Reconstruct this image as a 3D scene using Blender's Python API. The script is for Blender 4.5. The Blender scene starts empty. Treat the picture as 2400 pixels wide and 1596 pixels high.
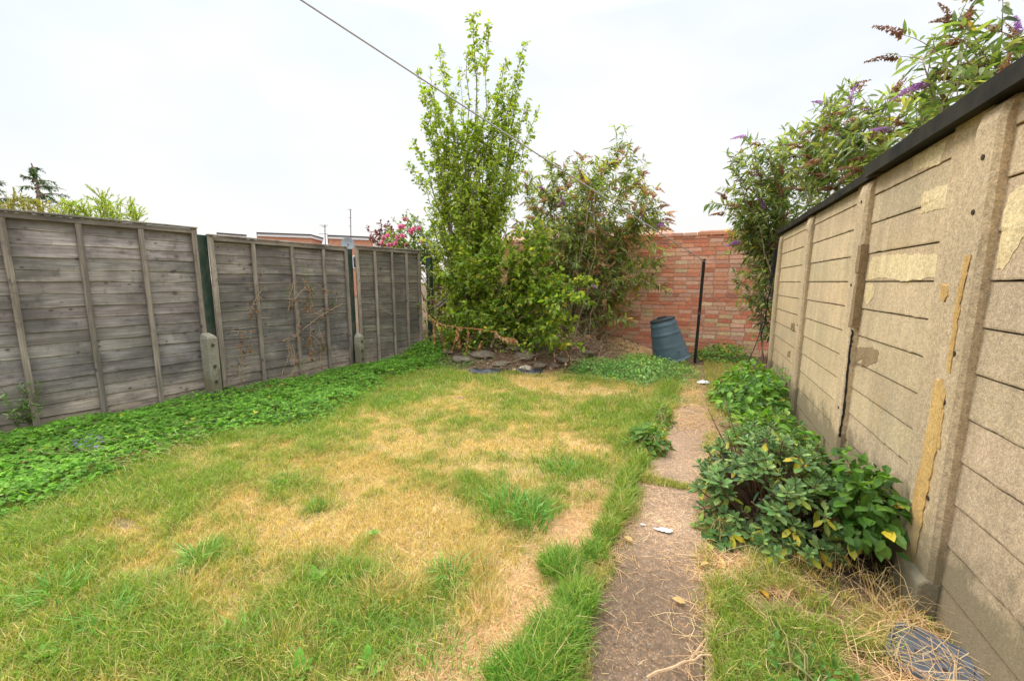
import bpy, math
import numpy as np
from mathutils import Matrix, Vector
sc = bpy.context.scene
PI = math.pi
# ------------------------------------------------------------------ camera, sky, sun, exposure
FPX, CXP, CYP, EYE, DSP = 958.0, 1200.0, 798.0, 1.3, 1.0178
PITCH, YAW = math.atan(136 / 958), math.radians(24.3)
FW = np.array([-math.sin(YAW) * math.cos(PITCH), math.cos(YAW) * math.cos(PITCH), -math.sin(PITCH)])
RT = np.array([math.cos(YAW), math.sin(YAW), 0.0]); UP = np.cross(RT, FW)
cam = bpy.data.cameras.new('camera'); camo = bpy.data.objects.new('camera', cam); sc.collection.objects.link(camo)
cam.sensor_width = 36; cam.lens = 36 * FPX / 2400; cam.clip_start = .02; cam.clip_end = 2000
camo.matrix_world = Matrix(((RT[0], UP[0], -FW[0], 0), (RT[1], UP[1], -FW[1], 0), (RT[2], UP[2], -FW[2], EYE), (0, 0, 0, 1)))
sc.camera = camo
SUN_EL, SUN_AZ = 52.0, -62.0                      # azimuth from +Y towards +X, degrees
w = bpy.data.worlds.new('World'); sc.world = w; w.use_nodes = True
nt = w.node_tree; nt.nodes.clear()
def wn(t, **k):
    n = nt.nodes.new(t)
    for a, b in k.items(): setattr(n, a, b)
    return n
wo = wn('ShaderNodeOutputWorld'); bg = wn('ShaderNodeBackground'); bg.inputs['Strength'].default_value = .1
sky = wn('ShaderNodeTexSky', sky_type='NISHITA', sun_disc=False, sun_elevation=math.radians(SUN_EL), sun_rotation=math.radians(SUN_AZ))
sky.dust_density = 3
tc = wn('ShaderNodeTexCoord'); sx = wn('ShaderNodeSeparateXYZ'); nt.links.new(tc.outputs['Generated'], sx.inputs[0])
ns = wn('ShaderNodeTexNoise'); ns.inputs['Scale'].default_value = 1.7; ns.inputs['Detail'].default_value = 4; ns.inputs['Roughness'].default_value = .5
mp = wn('ShaderNodeMapping'); mp.inputs['Scale'].default_value = (1, 1, 2.2); nt.links.new(tc.outputs['Generated'], mp.inputs[0]); nt.links.new(mp.outputs[0], ns.inputs['Vector'])
cr = wn('ShaderNodeValToRGB'); nt.links.new(ns.outputs['Fac'], cr.inputs[0])
cr.color_ramp.elements[0].position = .38; cr.color_ramp.elements[0].color = (4.5, 5.0, 5.6, 1)
cr.color_ramp.elements[1].position = .62; cr.color_ramp.elements[1].color = (5.45, 5.55, 5.75, 1)
hz = wn('ShaderNodeMapRange'); hz.inputs['From Min'].default_value = .02; hz.inputs['From Max'].default_value = .28; nt.links.new(sx.outputs['Z'], hz.inputs['Value'])
m1 = wn('ShaderNodeMix', data_type='RGBA'); nt.links.new(hz.outputs[0], m1.inputs['Factor']); m1.inputs['A'].default_value = (5.55, 5.3, 5.0, 1); nt.links.new(cr.outputs[0], m1.inputs['B'])
zb = wn('ShaderNodeMapRange'); zb.inputs['From Min'].default_value = .5; zb.inputs['From Max'].default_value = .85; zb.inputs['To Min'].default_value = 1.0; zb.inputs['To Max'].default_value = 4.1
nt.links.new(sx.outputs['Z'], zb.inputs['Value'])   # an overcast sky is brighter overhead
m2 = wn('ShaderNodeMix', data_type='RGBA', blend_type='MULTIPLY'); m2.inputs['Factor'].default_value = 1; nt.links.new(m1.outputs['Result'], m2.inputs['A']); nt.links.new(zb.outputs[0], m2.inputs['B'])
m3 = wn('ShaderNodeMix', data_type='RGBA'); m3.inputs['Factor'].default_value = .965; nt.links.new(sky.outputs[0], m3.inputs['A']); nt.links.new(m2.outputs['Result'], m3.inputs['B'])
nt.links.new(m3.outputs['Result'], bg.inputs['Color']); nt.links.new(bg.outputs[0], wo.inputs[0])
sl = bpy.data.lights.new('sun', 'SUN'); sl.energy = 1.5; sl.angle = math.radians(24); sl.color = (1, .955, .88)
so = bpy.data.objects.new('sun', sl); sc.collection.objects.link(so)
_d = Vector((math.sin(math.radians(SUN_AZ)) * math.cos(math.radians(SUN_EL)), math.cos(math.radians(SUN_AZ)) * math.cos(math.radians(SUN_EL)), math.sin(math.radians(SUN_EL))))
so.rotation_euler = _d.to_track_quat('Z', 'Y').to_euler()
sc.view_settings.view_transform = 'Standard'; sc.view_settings.look = 'None'; sc.view_settings.gamma = 1; sc.view_settings.exposure = 0.9
try: sc.cycles.max_bounces = 8; sc.cycles.transparent_max_bounces = 8
except Exception: pass

# ------------------------------------------------------------------ helpers
rng = np.random.default_rng(11)
U = rng.uniform
def A(*a): return np.array(a, float)
def ray(px, py): return FW * FPX + RT * (px * DSP - CXP) + UP * (CYP - py * DSP)
def G(px, py, z=0.):                                # photo point -> world point at height z
    d = ray(px, py); return A(0, 0, EYE) + d * ((z - EYE) / d[2])
def atY(px, py, Y): d = ray(px, py); return A(0, 0, EYE) + d * (Y / d[1])
def atX(px, py, X): d = ray(px, py); return A(0, 0, EYE) + d * (X / d[0])
_tab = np.random.default_rng(3).random((256, 256))
def vn(x, y, s=1.0, seed=0):                        # smooth value noise 0..1
    x = np.asarray(x, float) * s + seed * 17.3 + 1000; y = np.asarray(y, float) * s + seed * 7.7 + 1000
    xi = np.floor(x).astype(int); yi = np.floor(y).astype(int); fx = x - xi; fy = y - yi
    fx = fx * fx * (3 - 2 * fx); fy = fy * fy * (3 - 2 * fy)
    t = lambda i, j: _tab[i & 255, j & 255]
    return (t(xi, yi) * (1 - fx) + t(xi + 1, yi) * fx) * (1 - fy) + (t(xi, yi + 1) * (1 - fx) + t(xi + 1, yi + 1) * fx) * fy
def fbm(x, y, s=1., seed=0, o=3):
    r = 0; a = .5; tot = 0
    for k in range(o): r = r + a * vn(x, y, s, seed + k * 5); tot += a; a *= .55; s *= 2.1
    return r / tot
def tag(o, label=None, cat=None, group=None, kind=None):
    if label: o['label'] = label
    if cat: o['category'] = cat
    if group: o['group'] = group
    if kind: o['kind'] = kind
    return o
def empty(name, loc=(0, 0, 0)):
    o = bpy.data.objects.new(name, None); sc.collection.objects.link(o); o.location = loc; o.empty_display_size = .1; return o
class MB:
    def __init__(s): s.V = []; s.F = []; s.C = []; s.P = []; s.n = 0
    def add(s, V, F, c=(1, 1, 1), p=None):
        V = np.asarray(V, float); m = len(V)
        for f in (F if isinstance(F, list) else [F]):
            f = np.asarray(f)
            if f.ndim == 1: f = f[None]
            if len(f): s.F.append(f + s.n)
        c = np.asarray(c, float)
        if c.ndim == 1: c = np.tile(c, (m, 1))
        s.C.append(c); s.P.append(V if p is None else np.asarray(p, float)); s.V.append(V); s.n += m
    def box(s, c, d, R=None, col=(1, 1, 1)):
        v = np.array([[i, j, k] for i in (-.5, .5) for j in (-.5, .5) for k in (-.5, .5)]) * np.asarray(d)
        if R is not None: v = v @ np.asarray(R).T
        s.add(v + np.asarray(c), np.array([[0, 1, 3, 2], [4, 6, 7, 5], [0, 4, 5, 1], [2, 3, 7, 6], [0, 2, 6, 4], [1, 5, 7, 3]]), col)
    def tube(s, P, r, n=6, col=(1, 1, 1), cap=True):
        P = np.asarray(P, float); m = len(P); r = np.broadcast_to(np.asarray(r, float), (m,))
        T = np.gradient(P, axis=0); T /= np.linalg.norm(T, axis=1)[:, None] + 1e-9
        a = A(0, 0, 1) if abs(T[0, 2]) < .9 else A(1, 0, 0)
        N = np.cross(T[0], a); N /= np.linalg.norm(N); V = []
        th = np.arange(n) * 2 * PI / n
        for i in range(m):
            N = N - T[i] * (N @ T[i]); N /= np.linalg.norm(N) + 1e-9; B = np.cross(T[i], N)
            V.append(P[i] + r[i] * (np.cos(th)[:, None] * N + np.sin(th)[:, None] * B))
        V = np.concatenate(V); i = np.arange(m - 1)[:, None] * n; k = np.arange(n)[None]; k2 = (k + 1) % n
        F = np.stack([i + k, i + k2, i + n + k2, i + n + k], -1).reshape(-1, 4)
        FF = [F]
        if cap and n > 2: FF += [np.arange(n)[::-1][None], (np.arange(n) + (m - 1) * n)[None]]
        s.add(V, FF, col)
    def lathe(s, prof, n=32, c=(0, 0, 0), R=None, col=(1, 1, 1)):
        prof = np.asarray(prof, float); m = len(prof); th = np.arange(n) * 2 * PI / n
        V = np.stack([prof[:, 0][:, None] * np.cos(th), prof[:, 0][:, None] * np.sin(th), np.repeat(prof[:, 1][:, None], n, 1)], -1).reshape(-1, 3)
        if R is not None: V = V @ np.asarray(R).T
        i = np.arange(m - 1)[:, None] * n; k = np.arange(n)[None]; k2 = (k + 1) % n
        s.add(V + np.asarray(c), np.stack([i + k, i + k2, i + n + k2, i + n + k], -1).reshape(-1, 4), col)
    def build(s, name, m, parent=None, smooth=False, bevel=0, loc=None):
        V = np.concatenate(s.V); C = np.concatenate(s.C); P = np.concatenate(s.P)
        if loc is None: loc = A(0, 0, 0) if parent is not None else A(V[:, 0].mean(), V[:, 1].mean(), V[:, 2].min())
        off = A(0, 0, 0); q_ = parent
        while q_ is not None: off = off + A(*q_.location); q_ = q_.parent
        me = bpy.data.meshes.new(name)
        L = np.concatenate([f.ravel() for f in s.F]); sz = np.concatenate([np.full(len(f), f.shape[1]) for f in s.F])
        st = np.concatenate([[0], np.cumsum(sz)[:-1]])
        Vl = V - (off if parent is not None else np.asarray(loc))
        me.vertices.add(len(V)); me.vertices.foreach_set('co', Vl.astype(np.float32).ravel())
        me.loops.add(len(L)); me.loops.foreach_set('vertex_index', L.astype(np.int32))
        me.polygons.add(len(sz)); me.polygons.foreach_set('loop_start', st.astype(np.int32)); me.polygons.foreach_set('loop_total', sz.astype(np.int32))
        me.polygons.foreach_set('use_smooth', np.full(len(sz), smooth))
        a = me.attributes.new('col', 'FLOAT_COLOR', 'POINT')
        a.data.foreach_set('color', np.concatenate([C, np.ones((len(C), 1))], 1).astype(np.float32).ravel())
        a = me.attributes.new('pos', 'FLOAT_VECTOR', 'POINT'); a.data.foreach_set('vector', P.astype(np.float32).ravel())
        me.update(calc_edges=True); me.validate()
        if m is not None: me.materials.append(m)
        o = bpy.data.objects.new(name, me); sc.collection.objects.link(o)
        if parent is not None: o.parent = parent
        else: o.location = loc
        if bevel:
            b = o.modifiers.new('bevel', 'BEVEL'); b.width = bevel; b.segments = 2; b.limit_method = 'ANGLE'
        return o
def norm(v): return v / (np.linalg.norm(v, axis=-1, keepdims=True) + 1e-9)
def scatter(mb, T, F, P, f, n, S, C):               # many copies of a small template: x across, y along f, z along n
    P = np.asarray(P, float); k = len(P)
    if k == 0: return
    f = norm(f); n = n - f * (n * f).sum(-1, keepdims=True); n = norm(n); x = np.cross(f, n)
    S = np.broadcast_to(np.asarray(S, float), (k,)) if np.ndim(S) < 2 else S
    if S.ndim == 1: S = np.stack([S, S, S], 1)
    T = np.asarray(T, float)
    V = P[:, None] + T[None, :, 0:1] * (x * S[:, 0:1])[:, None] + T[None, :, 1:2] * (f * S[:, 1:2])[:, None] + T[None, :, 2:3] * (n * S[:, 2:3])[:, None]
    off = (np.arange(k) * len(T))[:, None, None]
    FF = [(np.asarray(q)[None] + off).reshape(-1, np.asarray(q).shape[1]) for q in F]
    C = np.asarray(C, float)
    if C.ndim == 1: C = np.tile(C, (k, 1))
    mb.add(V.reshape(-1, 3), FF, np.repeat(C, len(T), 0))
def along(P, t):
    P = np.asarray(P); x = t * (len(P) - 1); i = np.minimum(x.astype(int), len(P) - 2); f = (x - i)[:, None]
    return P[i] * (1 - f) + P[i + 1] * f, norm(P[i + 1] - P[i])
def rv(k): return norm(rng.normal(size=(k, 3)))
# leaf templates (length 1 along y)
LEAF = (A([0, 0, 0], [-.28, .35, .07], [-.22, .7, .05], [0, 1, -.08], [.22, .7, .05], [.28, .35, .07], [0, .38, 0], [0, .72, -.01]),
        [np.array([[0, 6, 1, 1], [0, 5, 6, 6]])[:, :3], np.array([[1, 6, 7, 2], [6, 5, 4, 7]]), np.array([[2, 7, 3], [7, 4, 3]])])
LANCE = (A([0, 0, 0], [-.11, .3, .03], [-.09, .68, -.03], [0, 1, -.16], [.09, .68, -.03], [.11, .3, .03], [0, .32, 0], [0, .7, -.05]), LEAF[1])
OVAL = (A([0, 0, 0], [-.17, .4, .04], [-.17, .75, .03], [0, 1, -.03], [.17, .75, .03], [.17, .4, .04], [0, .4, 0], [0, .78, -.01]), LEAF[1])
def _palm():
    V = [[0, 0, 0]]; lob = [(-150, .5), (-105, .72), (-60, .35), (-40, .92), (-18, .45), (0, 1.05), (18, .45), (40, .92), (60, .35), (105, .72), (150, .5)]
    for a, r in lob: t = math.radians(a); V.append([math.sin(t) * r * .55, math.cos(t) * r * .55, -.1 * r * r + (.05 if r < .5 else 0)])
    return A(*V), [np.array([[0, i + 1, i] for i in range(1, len(lob))])]
PALM = _palm()
LEAFLET3 = (lambda: (np.concatenate([LEAF[0] * A(.8, .8, .8) @ np.array([[math.cos(a), math.sin(a) * -1, 0], [math.sin(a), math.cos(a), 0], [0, 0, 1]]) for a in (-1.15, 0, 1.15)]),
            [np.concatenate([np.asarray(q) + 8 * j for j in range(3)]) for q in LEAF[1]]))()
def pal(k, cols, wts=None, var=.18):                # k colours drawn from a palette with a little spread
    cols = np.asarray(cols, float); wts = None if wts is None else np.asarray(wts, float) / np.sum(wts)
    c = cols[rng.choice(len(cols), k, p=wts)]
    return np.clip(c * (1 + rng.normal(size=(k, 1)) * var) * (1 + rng.normal(size=(k, 3)) * var * .3), .003, .9)
def bez(p0, p1, bend=(0, 0, 0), n=8, wob=0.):
    p0 = np.asarray(p0, float); p1 = np.asarray(p1, float); t = np.linspace(0, 1, n)[:, None]
    P = p0 * (1 - t) + p1 * t + 4 * t * (1 - t) * np.asarray(bend, float)
    if wob: P[1:-1] += rng.normal(size=(n - 2, 3)) * wob
    return P

# ------------------------------------------------------------------ materials
class NT:
    def __init__(s, name):
        s.m = bpy.data.materials.new(name); s.m.use_nodes = True; s.t = s.m.node_tree; s.t.nodes.clear()
        s.o = s.n('ShaderNodeOutputMaterial'); s.b = s.n('ShaderNodeBsdfPrincipled'); s.l(s.b.outputs[0], s.o.inputs[0])
    def n(s, t, **k):
        q = s.t.nodes.new(t)
        for a, b in k.items(): setattr(q, a, b)
        return q
    def l(s, a, b): s.t.links.new(a, b)
    def attr(s, nm='col', out='Color'): q = s.n('ShaderNodeAttribute', attribute_name=nm); return q.outputs[out]
    def noise(s, vec, scale, detail=3, rough=.55, mapping=None, dist=0):
        if mapping: vec = s.map(vec, mapping)
        q = s.n('ShaderNodeTexNoise'); q.inputs['Scale'].default_value = scale; q.inputs['Detail'].default_value = detail; q.inputs['Roughness'].default_value = rough; q.inputs['Distortion'].default_value = dist
        s.l(vec, q.inputs['Vector']); return q.outputs['Fac']
    def map(s, vec, sc_): q = s.n('ShaderNodeMapping'); q.inputs['Scale'].default_value = sc_; s.l(vec, q.inputs[0]); return q.outputs[0]
    def vor(s, vec, scale, out='Distance', mapping=None, rnd=1):
        if mapping: vec = s.map(vec, mapping)
        q = s.n('ShaderNodeTexVoronoi'); q.inputs['Scale'].default_value = scale; q.inputs['Randomness'].default_value = rnd; s.l(vec, q.inputs['Vector']); return q.outputs[out]
    def ramp(s, f, els):
        q = s.n('ShaderNodeValToRGB'); e = q.color_ramp.elements
        while len(e) < len(els): e.new(.5)
        for i, (p, c) in enumerate(els): e[i].position = p; e[i].color = (*c, 1) if len(c) == 3 else c
        s.l(f, q.inputs[0]); return q.outputs[0]
    def g(s, f, a, b, c=0, d=1): return s.ramp(f, [(a, (c, c, c)), (b, (d, d, d))])
    def mix(s, f, a, b, bt='MIX'):
        q = s.n('ShaderNodeMix', data_type='RGBA', blend_type=bt)
        for v, i in ((f, 'Factor'), (a, 'A'), (b, 'B')):
            if hasattr(v, 'is_output'): s.l(v, q.inputs[i])
            else: q.inputs[i].default_value = v if i == 'Factor' else (*v, 1)
        return q.outputs['Result']
    def bump(s, h, st=.3, d=.01):
        q = s.n('ShaderNodeBump'); q.inputs['Strength'].default_value = st; q.inputs['Distance'].default_value = d; s.l(h, q.inputs['Height']); s.l(q.outputs[0], s.b.inputs['Normal']); return q
    def base(s, c, rough=.8, spec=.3):
        if hasattr(c, 'is_output'): s.l(c, s.b.inputs['Base Color'])
        else: s.b.inputs['Base Color'].default_value = (*c, 1)
        s.b.inputs['Roughness'].default_value = rough; s.b.inputs['Specular IOR Level'].default_value = spec; return s.m
def leaf_mat(name, rough=.5, trans=.35, spec=.35, tint=(1.25, 1.3, .55)):
    k = NT(name); c = k.attr(); nz = k.noise(k.attr('pos', 'Vector'), 30, 2)
    c = k.mix(k.g(nz, .3, .7, 0, .3), c, (1.15, 1.1, .8), 'MULTIPLY')
    k.base(c, rough, spec); tr = k.n('ShaderNodeBsdfTranslucent'); cc = k.mix(1.0, c, tint, 'MULTIPLY'); k.l(cc, tr.inputs[0])
    mx = k.n('ShaderNodeMixShader'); mx.inputs[0].default_value = trans; k.l(k.b.outputs[0], mx.inputs[1]); k.l(tr.outputs[0], mx.inputs[2]); k.l(mx.outputs[0], k.o.inputs[0])
    return k.m
M_LEAF = leaf_mat('leaf', .5, .45, .3); M_GLOSS = leaf_mat('leaf_waxy', .5, .28, .25); M_GRASS = leaf_mat('grass_blade', .6, .4, .25); M_PETAL = leaf_mat('petal', .6, .35, .2, (1, 1, 1))
def mk_bark():
    k = NT('bark'); p = k.attr('pos', 'Vector'); n1 = k.noise(p, 40, 4, .6, (1, 1, .3)); c = k.mix(1.0, k.attr(), k.g(n1, .3, .7, .55, 1.3), 'MULTIPLY'); k.bump(n1, .4, .005); return k.base(c, .85)
M_BARK = mk_bark()
def mk_wood():
    k = NT('weathered_wood'); p = k.attr('pos', 'Vector'); c = k.attr()
    gr = k.noise(p, 1, 5, .62, (3, 3, 120), .6); gr2 = k.noise(p, 1, 3, .5, (1.2, 1.2, 14), 1.2); bl = k.noise(p, 2.6, 3, .6)
    c = k.mix(1.0, c, k.g(gr, .3, .7, .58, 1.28), 'MULTIPLY'); c = k.mix(1.0, c, k.g(gr2, .32, .68, .64, 1.25), 'MULTIPLY')
    c = k.mix(k.g(bl, .45, .75, 0, .55), c, (.16, .125, .095))
    kn = k.vor(p, 1, 'Distance', (5.5, 5.5, 11)); c = k.mix(k.g(kn, .05, .16, .85, 0), c, (.045, .036, .03))
    c = k.mix(k.g(k.noise(p, 9, 4, .7), .56, .74, 0, .6), c, (.06, .052, .045))
    col_ = k.noise(p, 1, 2, .5, (0, 2.6, .5)); kv = k.vor(p, 1, 'Distance', (0, 8, 9.43)); kk = k.mix(1.0, k.g(kv, .10, .27, 1, 0), k.g(col_, .5, .62, 0, .7), 'MULTIPLY'); c = k.mix(kk, c, (.04, .034, .03))
    c = k.mix(k.g(k.noise(p, 1, 4, .6, (0, 2.2, 3.0)), .44, .62, 0, .62), c, (.085, .077, .07))
    k.bump(gr, .35, .004); return k.base(c, .85, .2)
M_WOOD = mk_wood()
def mk_post():
    k = NT('green_stained_post'); p = k.attr('pos', 'Vector'); n = k.noise(p, 14, 4, .6, (1, 1, .35))
    c = k.mix(k.g(n, .42, .62), (.02, .045, .028), (.075, .075, .055)); k.bump(n, .3, .003); return k.base(c, .75)
M_POST = mk_post()
def mk_conc(name, base, dark, speck=.5, rust=0.):
    k = NT(name); p = k.attr('pos', 'Vector'); big = k.noise(p, 1.6, 4, .6); med = k.noise(p, 9, 4, .65); fine = k.noise(p, 150, 2, .6); mot = k.noise(p, 55, 3, .7)
    c = k.mix(k.g(big, .35, .68), base, dark); c = k.mix(k.g(med, .42, .72, 0, .45), c, tuple(x * .72 for x in base))
    c = k.mix(1.0, c, k.attr(), 'MULTIPLY'); c = k.mix(1.0, c, k.g(fine, .3, .7, .75, 1.2), 'MULTIPLY'); c = k.mix(1.0, c, k.g(mot, .35, .68, .8, 1.14), 'MULTIPLY')
    v = k.vor(p, 48); c = k.mix(k.g(v, .12, .2, speck, 0), c, (.62, .57, .5)); v2 = k.vor(p, 95); c = k.mix(k.g(v2, .14, .24, speck, 0), c, (.13, .09, .06))
    sz = k.n('ShaderNodeSeparateXYZ'); k.l(p, sz.inputs[0]); c = k.mix(1.0, c, k.g(k.noise(p, 1, 4, .6, (3, 13, .9)), .3, .7, .86, 1.08), 'MULTIPLY')
    ad = k.n('ShaderNodeMath', operation='MULTIPLY_ADD'); k.l(k.noise(p, 6, 4, .7), ad.inputs[0]); ad.inputs[1].default_value = -.55; k.l(sz.outputs[2], ad.inputs[2]); c = k.mix(k.g(ad.outputs[0], -.25, .12, .75, 0), c, (.15, .125, .075))
    if rust: c = k.mix(k.g(k.noise(p, 2.3, 4, .7, (1, 1, .5)), .58, .76, 0, rust), c, (.5, .31, .12))
    k.bump(fine, .5, .004); return k.base(c, .92, .15)
M_CONC = mk_conc('grainy_tan_concrete', (.60, .45, .275), (.48, .37, .235), .42, .4)
M_SPUR = mk_conc('grey_concrete', (.36, .33, .25), (.25, .225, .17), .4)
M_PATCH = mk_conc('cream_render_patch', (.78, .63, .37), (.62, .47, .25), .0)
M_OCHRE = mk_conc('ochre_render_patch', (.62, .42, .16), (.52, .31, .11), .1)
M_BROWNP = mk_conc('brown_mortar_repair', (.33, .235, .13), (.24, .165, .09), .1)
def mk_agg():
    k = NT('exposed_aggregate'); p = k.attr('pos', 'Vector'); v = k.vor(p, 125, 'Color'); d = k.vor(p, 125); nn = k.noise(p, 38, 4, .75); sp = k.n('ShaderNodeSeparateColor'); k.l(v, sp.inputs[0])
    c = k.ramp(sp.outputs[0], [(0, (.14, .08, .045)), (.25, (.40, .23, .12)), (.5, (.60, .38, .20)), (.7, (.28, .17, .10)), (.93, (.46, .34, .23)), (1, (.58, .49, .38))])
    c = k.mix(k.g(d, .34, .6), c, (.25, .175, .115)); c = k.mix(1.0, c, k.g(nn, .3, .7, .6, 1.35), 'MULTIPLY'); big = k.noise(p, 2.2, 4, .6)
    c = k.mix(k.g(big, .36, .66, 0, .5), c, (.21, .15, .10)); c = k.mix(1.0, c, k.attr(), 'MULTIPLY'); k.bump(d, .6, .004); return k.base(c, .85, .25)
M_AGG = mk_agg()
def mk_soil():
    k = NT('ground'); p = k.attr('pos', 'Vector'); n = k.noise(p, 60, 5, .7); n2 = k.noise(p, 9, 4, .6)
    c = k.mix(1.0, k.attr(), k.g(n, .28, .72, .45, 1.5), 'MULTIPLY'); c = k.mix(1.0, c, k.g(n2, .3, .7, .75, 1.2), 'MULTIPLY'); k.bump(n, .9, .015); return k.base(c, .95, .1)
M_SOIL = mk_soil()
def mk_brick():
    k = NT('brick'); p = k.attr('pos', 'Vector'); n = k.noise(p, 45, 4, .65); b = k.noise(p, 1.1, 4, .6)
    c = k.mix(1.0, k.attr(), k.g(n, .3, .7, .72, 1.25), 'MULTIPLY'); c = k.mix(k.g(b, .48, .75, 0, .35), c, (.58, .36, .26)); k.bump(n, .5, .004); return k.base(c, .9, .15)
M_BRICK = mk_brick()
def simple(name, c, rough=.6, spec=.3, var=.25, scale=12, metal=0, bump=.1):
    k = NT(name); p = k.attr('pos', 'Vector'); n = k.noise(p, scale, 4, .6); cc = k.mix(1.0, k.mix(1.0, c, k.attr(), 'MULTIPLY'), k.g(n, .3, .7, 1 - var, 1 + var), 'MULTIPLY')
    k.b.inputs['Metallic'].default_value = metal; k.bump(n, bump, .003); return k.base(cc, rough, spec)
M_MORT = simple('mortar', (.54, .36, .26), .95, .1, .2, 30)
M_BLACK = simple('black_metal', (.018, .017, .016), .45, .5, .4, 20)
M_ROOF = simple('mossy_black_roof_edge', (.022, .019, .011), .7, .2, .7, 7)
M_BIN = simple('slate_blue_plastic', (.075, .12, .145), .42, .5, .18, 5)
M_LID = simple('dark_plastic_lid', (.02, .028, .032), .5, .4, .25, 8)
M_STEEL = simple('galvanised_bolt', (.16, .14, .12), .4, .5, .2, 60, .8)
M_RUST = simple('dark_bolt_hole', (.05, .03, .022), .8, .2, .4, 60)
M_LINER = simple('black_pond_liner', (.014, .018, .022), .45, .5, .3, 14, 0, .5)
M_STONE = simple('rockery_stone', (1, 1, 1), .9, .15, .35, 18, 0, .7)
M_WHITE = simple('white_scrap', (.78, .78, .8), .6, .3, .08, 40)
M_WIRE = simple('grey_plastic_line', (.38, .36, .35), .5, .4, .1, 20)
M_DRAIN = simple('blue_grey_plastic_cover', (.085, .10, .125), .55, .35, .25, 25)
M_FASCIA = simple('white_fascia', (.74, .73, .70), .6, .3, .06, 3)
M_SLATE = simple('dark_roof_felt', (.06, .065, .07), .8, .2, .2, 3)
M_DISH = simple('grey_dish', (.33, .38, .40), .5, .4, .08, 3)
M_TILE = simple('brown_roof_tile', (.36, .20, .13), .85, .2, .3, 20)
M_GLASS = simple('dark_window', (.03, .035, .04), .12, .6, .1, 2)
M_DRYW = simple('dry_stem', (1, 1, 1), .8, .2, .25, 60)
M_CABLE = simple('black_cable', (.015, .015, .015), .5, .4, .1, 20)

# ------------------------------------------------------------------ ground and its cover map
D = DSP
FEN = [(-5.22, .60), (-4.92, 2.60), (-4.60, 4.60), (-4.30, 5.86)]     # fence line, X of fence face by Y
def fenceX(Y): return np.interp(Y, [-2, .6, 2.6, 4.6, 5.9, 9], [-5.6, -5.22, -4.92, -4.60, -4.30, -3.8])
GCX = ([-3, .3, .73, .9, 1.2, 1.5, 1.95, 2.25, 2.5, 3.2, 4.1, 4.65, 5.1, 5.6], [-3.2, -3.35, -3.36, -3.4, -3.67, -3.62, -3.6, -3.35, -3.15, -3.28, -3.66, -3.62, -3.55, -3.6])
def gcX(Y): return np.interp(Y, *GCX) + np.interp(Y, [.6, 1.6], [.28, 0])
def blob(X, Y, cx, cy, rx, ry=None, soft=.5, rot=0.):
    ry = ry or rx; c, s_ = math.cos(rot), math.sin(rot); dx = X - cx; dy = Y - cy
    d = np.sqrt(((dx * c + dy * s_) / rx) ** 2 + ((-dx * s_ + dy * c) / ry) ** 2); return np.clip((1 - d) / soft + .5, 0, 1)
def gb(X, Y, px, py, rx, ry, **k): g = G(px, py); return blob(X, Y, g[0], g[1], rx, ry, **k)
STRAW = [(1350, 1170, .12, .30), (1315, 1230, .15, .20), (1285, 1290, .10, .10), (1235, 1375, .14, .16), (1175, 1440, .16, .14), (1130, 1520, .17, .14), (1080, 1568, .22, .12)]
def straw(X, Y):
    m = 0 * X
    for px, py, rx, ry in STRAW: m = np.maximum(m, gb(X, Y, px, py, rx, ry, rot=.35))
    return m * np.clip(fbm(X, Y, 9, 4) * 2.6 - .5, .3, 1)
LUSH = [(1330, 1400, .07, .10), (1290, 1480, .10, .10), (1255, 1560, .11, .10), (1190, 1600, .1, .1), (1290, 1310, .09, .10), (1365, 1285, .05, .07), (1395, 1235, .05, .1), (1425, 1180, .06, .16), (1450, 1120, .08, .2), (1480, 1080, .1, .2), (1470, 1020, .14, .35), (1510, 960, .14, .5), (1540, 900, .14, .6)]
def lush(X, Y):
    m = 0 * X
    for px, py, rx, ry in LUSH: m = np.maximum(m, gb(X, Y, px, py, rx, ry, soft=.7))
    return m
GREENS = [(1430, 960, .35, .7, .8), (900, 925, .35, .35, .8), (960, 880, .5, .3, .8), (1060, 870, .5, .25, .7), (700, 1010, .3, .25, .6), (1190, 1180, .14, .12, .5), (1170, 960, .4, .6, .25), (1080, 1130, .25, .2, .5), (60, 1300, .35, .5, .7), (150, 1130, .4, .4, .6), (370, 1120, .35, .25, .4), (560, 1070, .3, .2, .3), (460, 1290, .08, .1, .7), (780, 1320, .15, .15, .45), (730, 1170, .05, .06, .7), (650, 1110, .1, .1, .5), (1040, 1330, .1, .1, .6), (330, 1400, .4, .25, .35), (900, 1500, .5, .15, .45), (1000, 1450, .2, .2, .4), (500, 1530, .5, .12, .35), (1330, 1090, .2, .3, .4), (1350, 880, .4, .3, .5)]
DRYS = [(900, 1130, .9, .45, .45), (1000, 1220, .4, .25, .5), (820, 1100, .25, .2, .35), (290, 1220, .18, .12, .9), (1290, 890, .45, .3, .6), (1100, 1020, .3, .5, .3), (700, 1230, .4, .15, .45), (1400, 905, .2, .2, .35), (560, 1200, .3, .15, .35), (450, 1060, .15, .1, .4), (1130, 1290, .25, .12, .4), (1300, 960, .3, .4, .35), (1350, 1010, .25, .3, .35), (1180, 900, .3, .25, .25)]
BARE = [(735, 1312, .06, .045), (288, 1207, .12, .04), (865, 908, .22, .07), (1130, 1290, .05, .04), (560, 1065, .1, .04), (1060, 915, .1, .05)]
def bare_m(X, Y):
    m = 0 * X
    for px, py, rx, ry in BARE: m = np.maximum(m, gb(X, Y, px, py, rx, ry, soft=.6))
    return m
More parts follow.
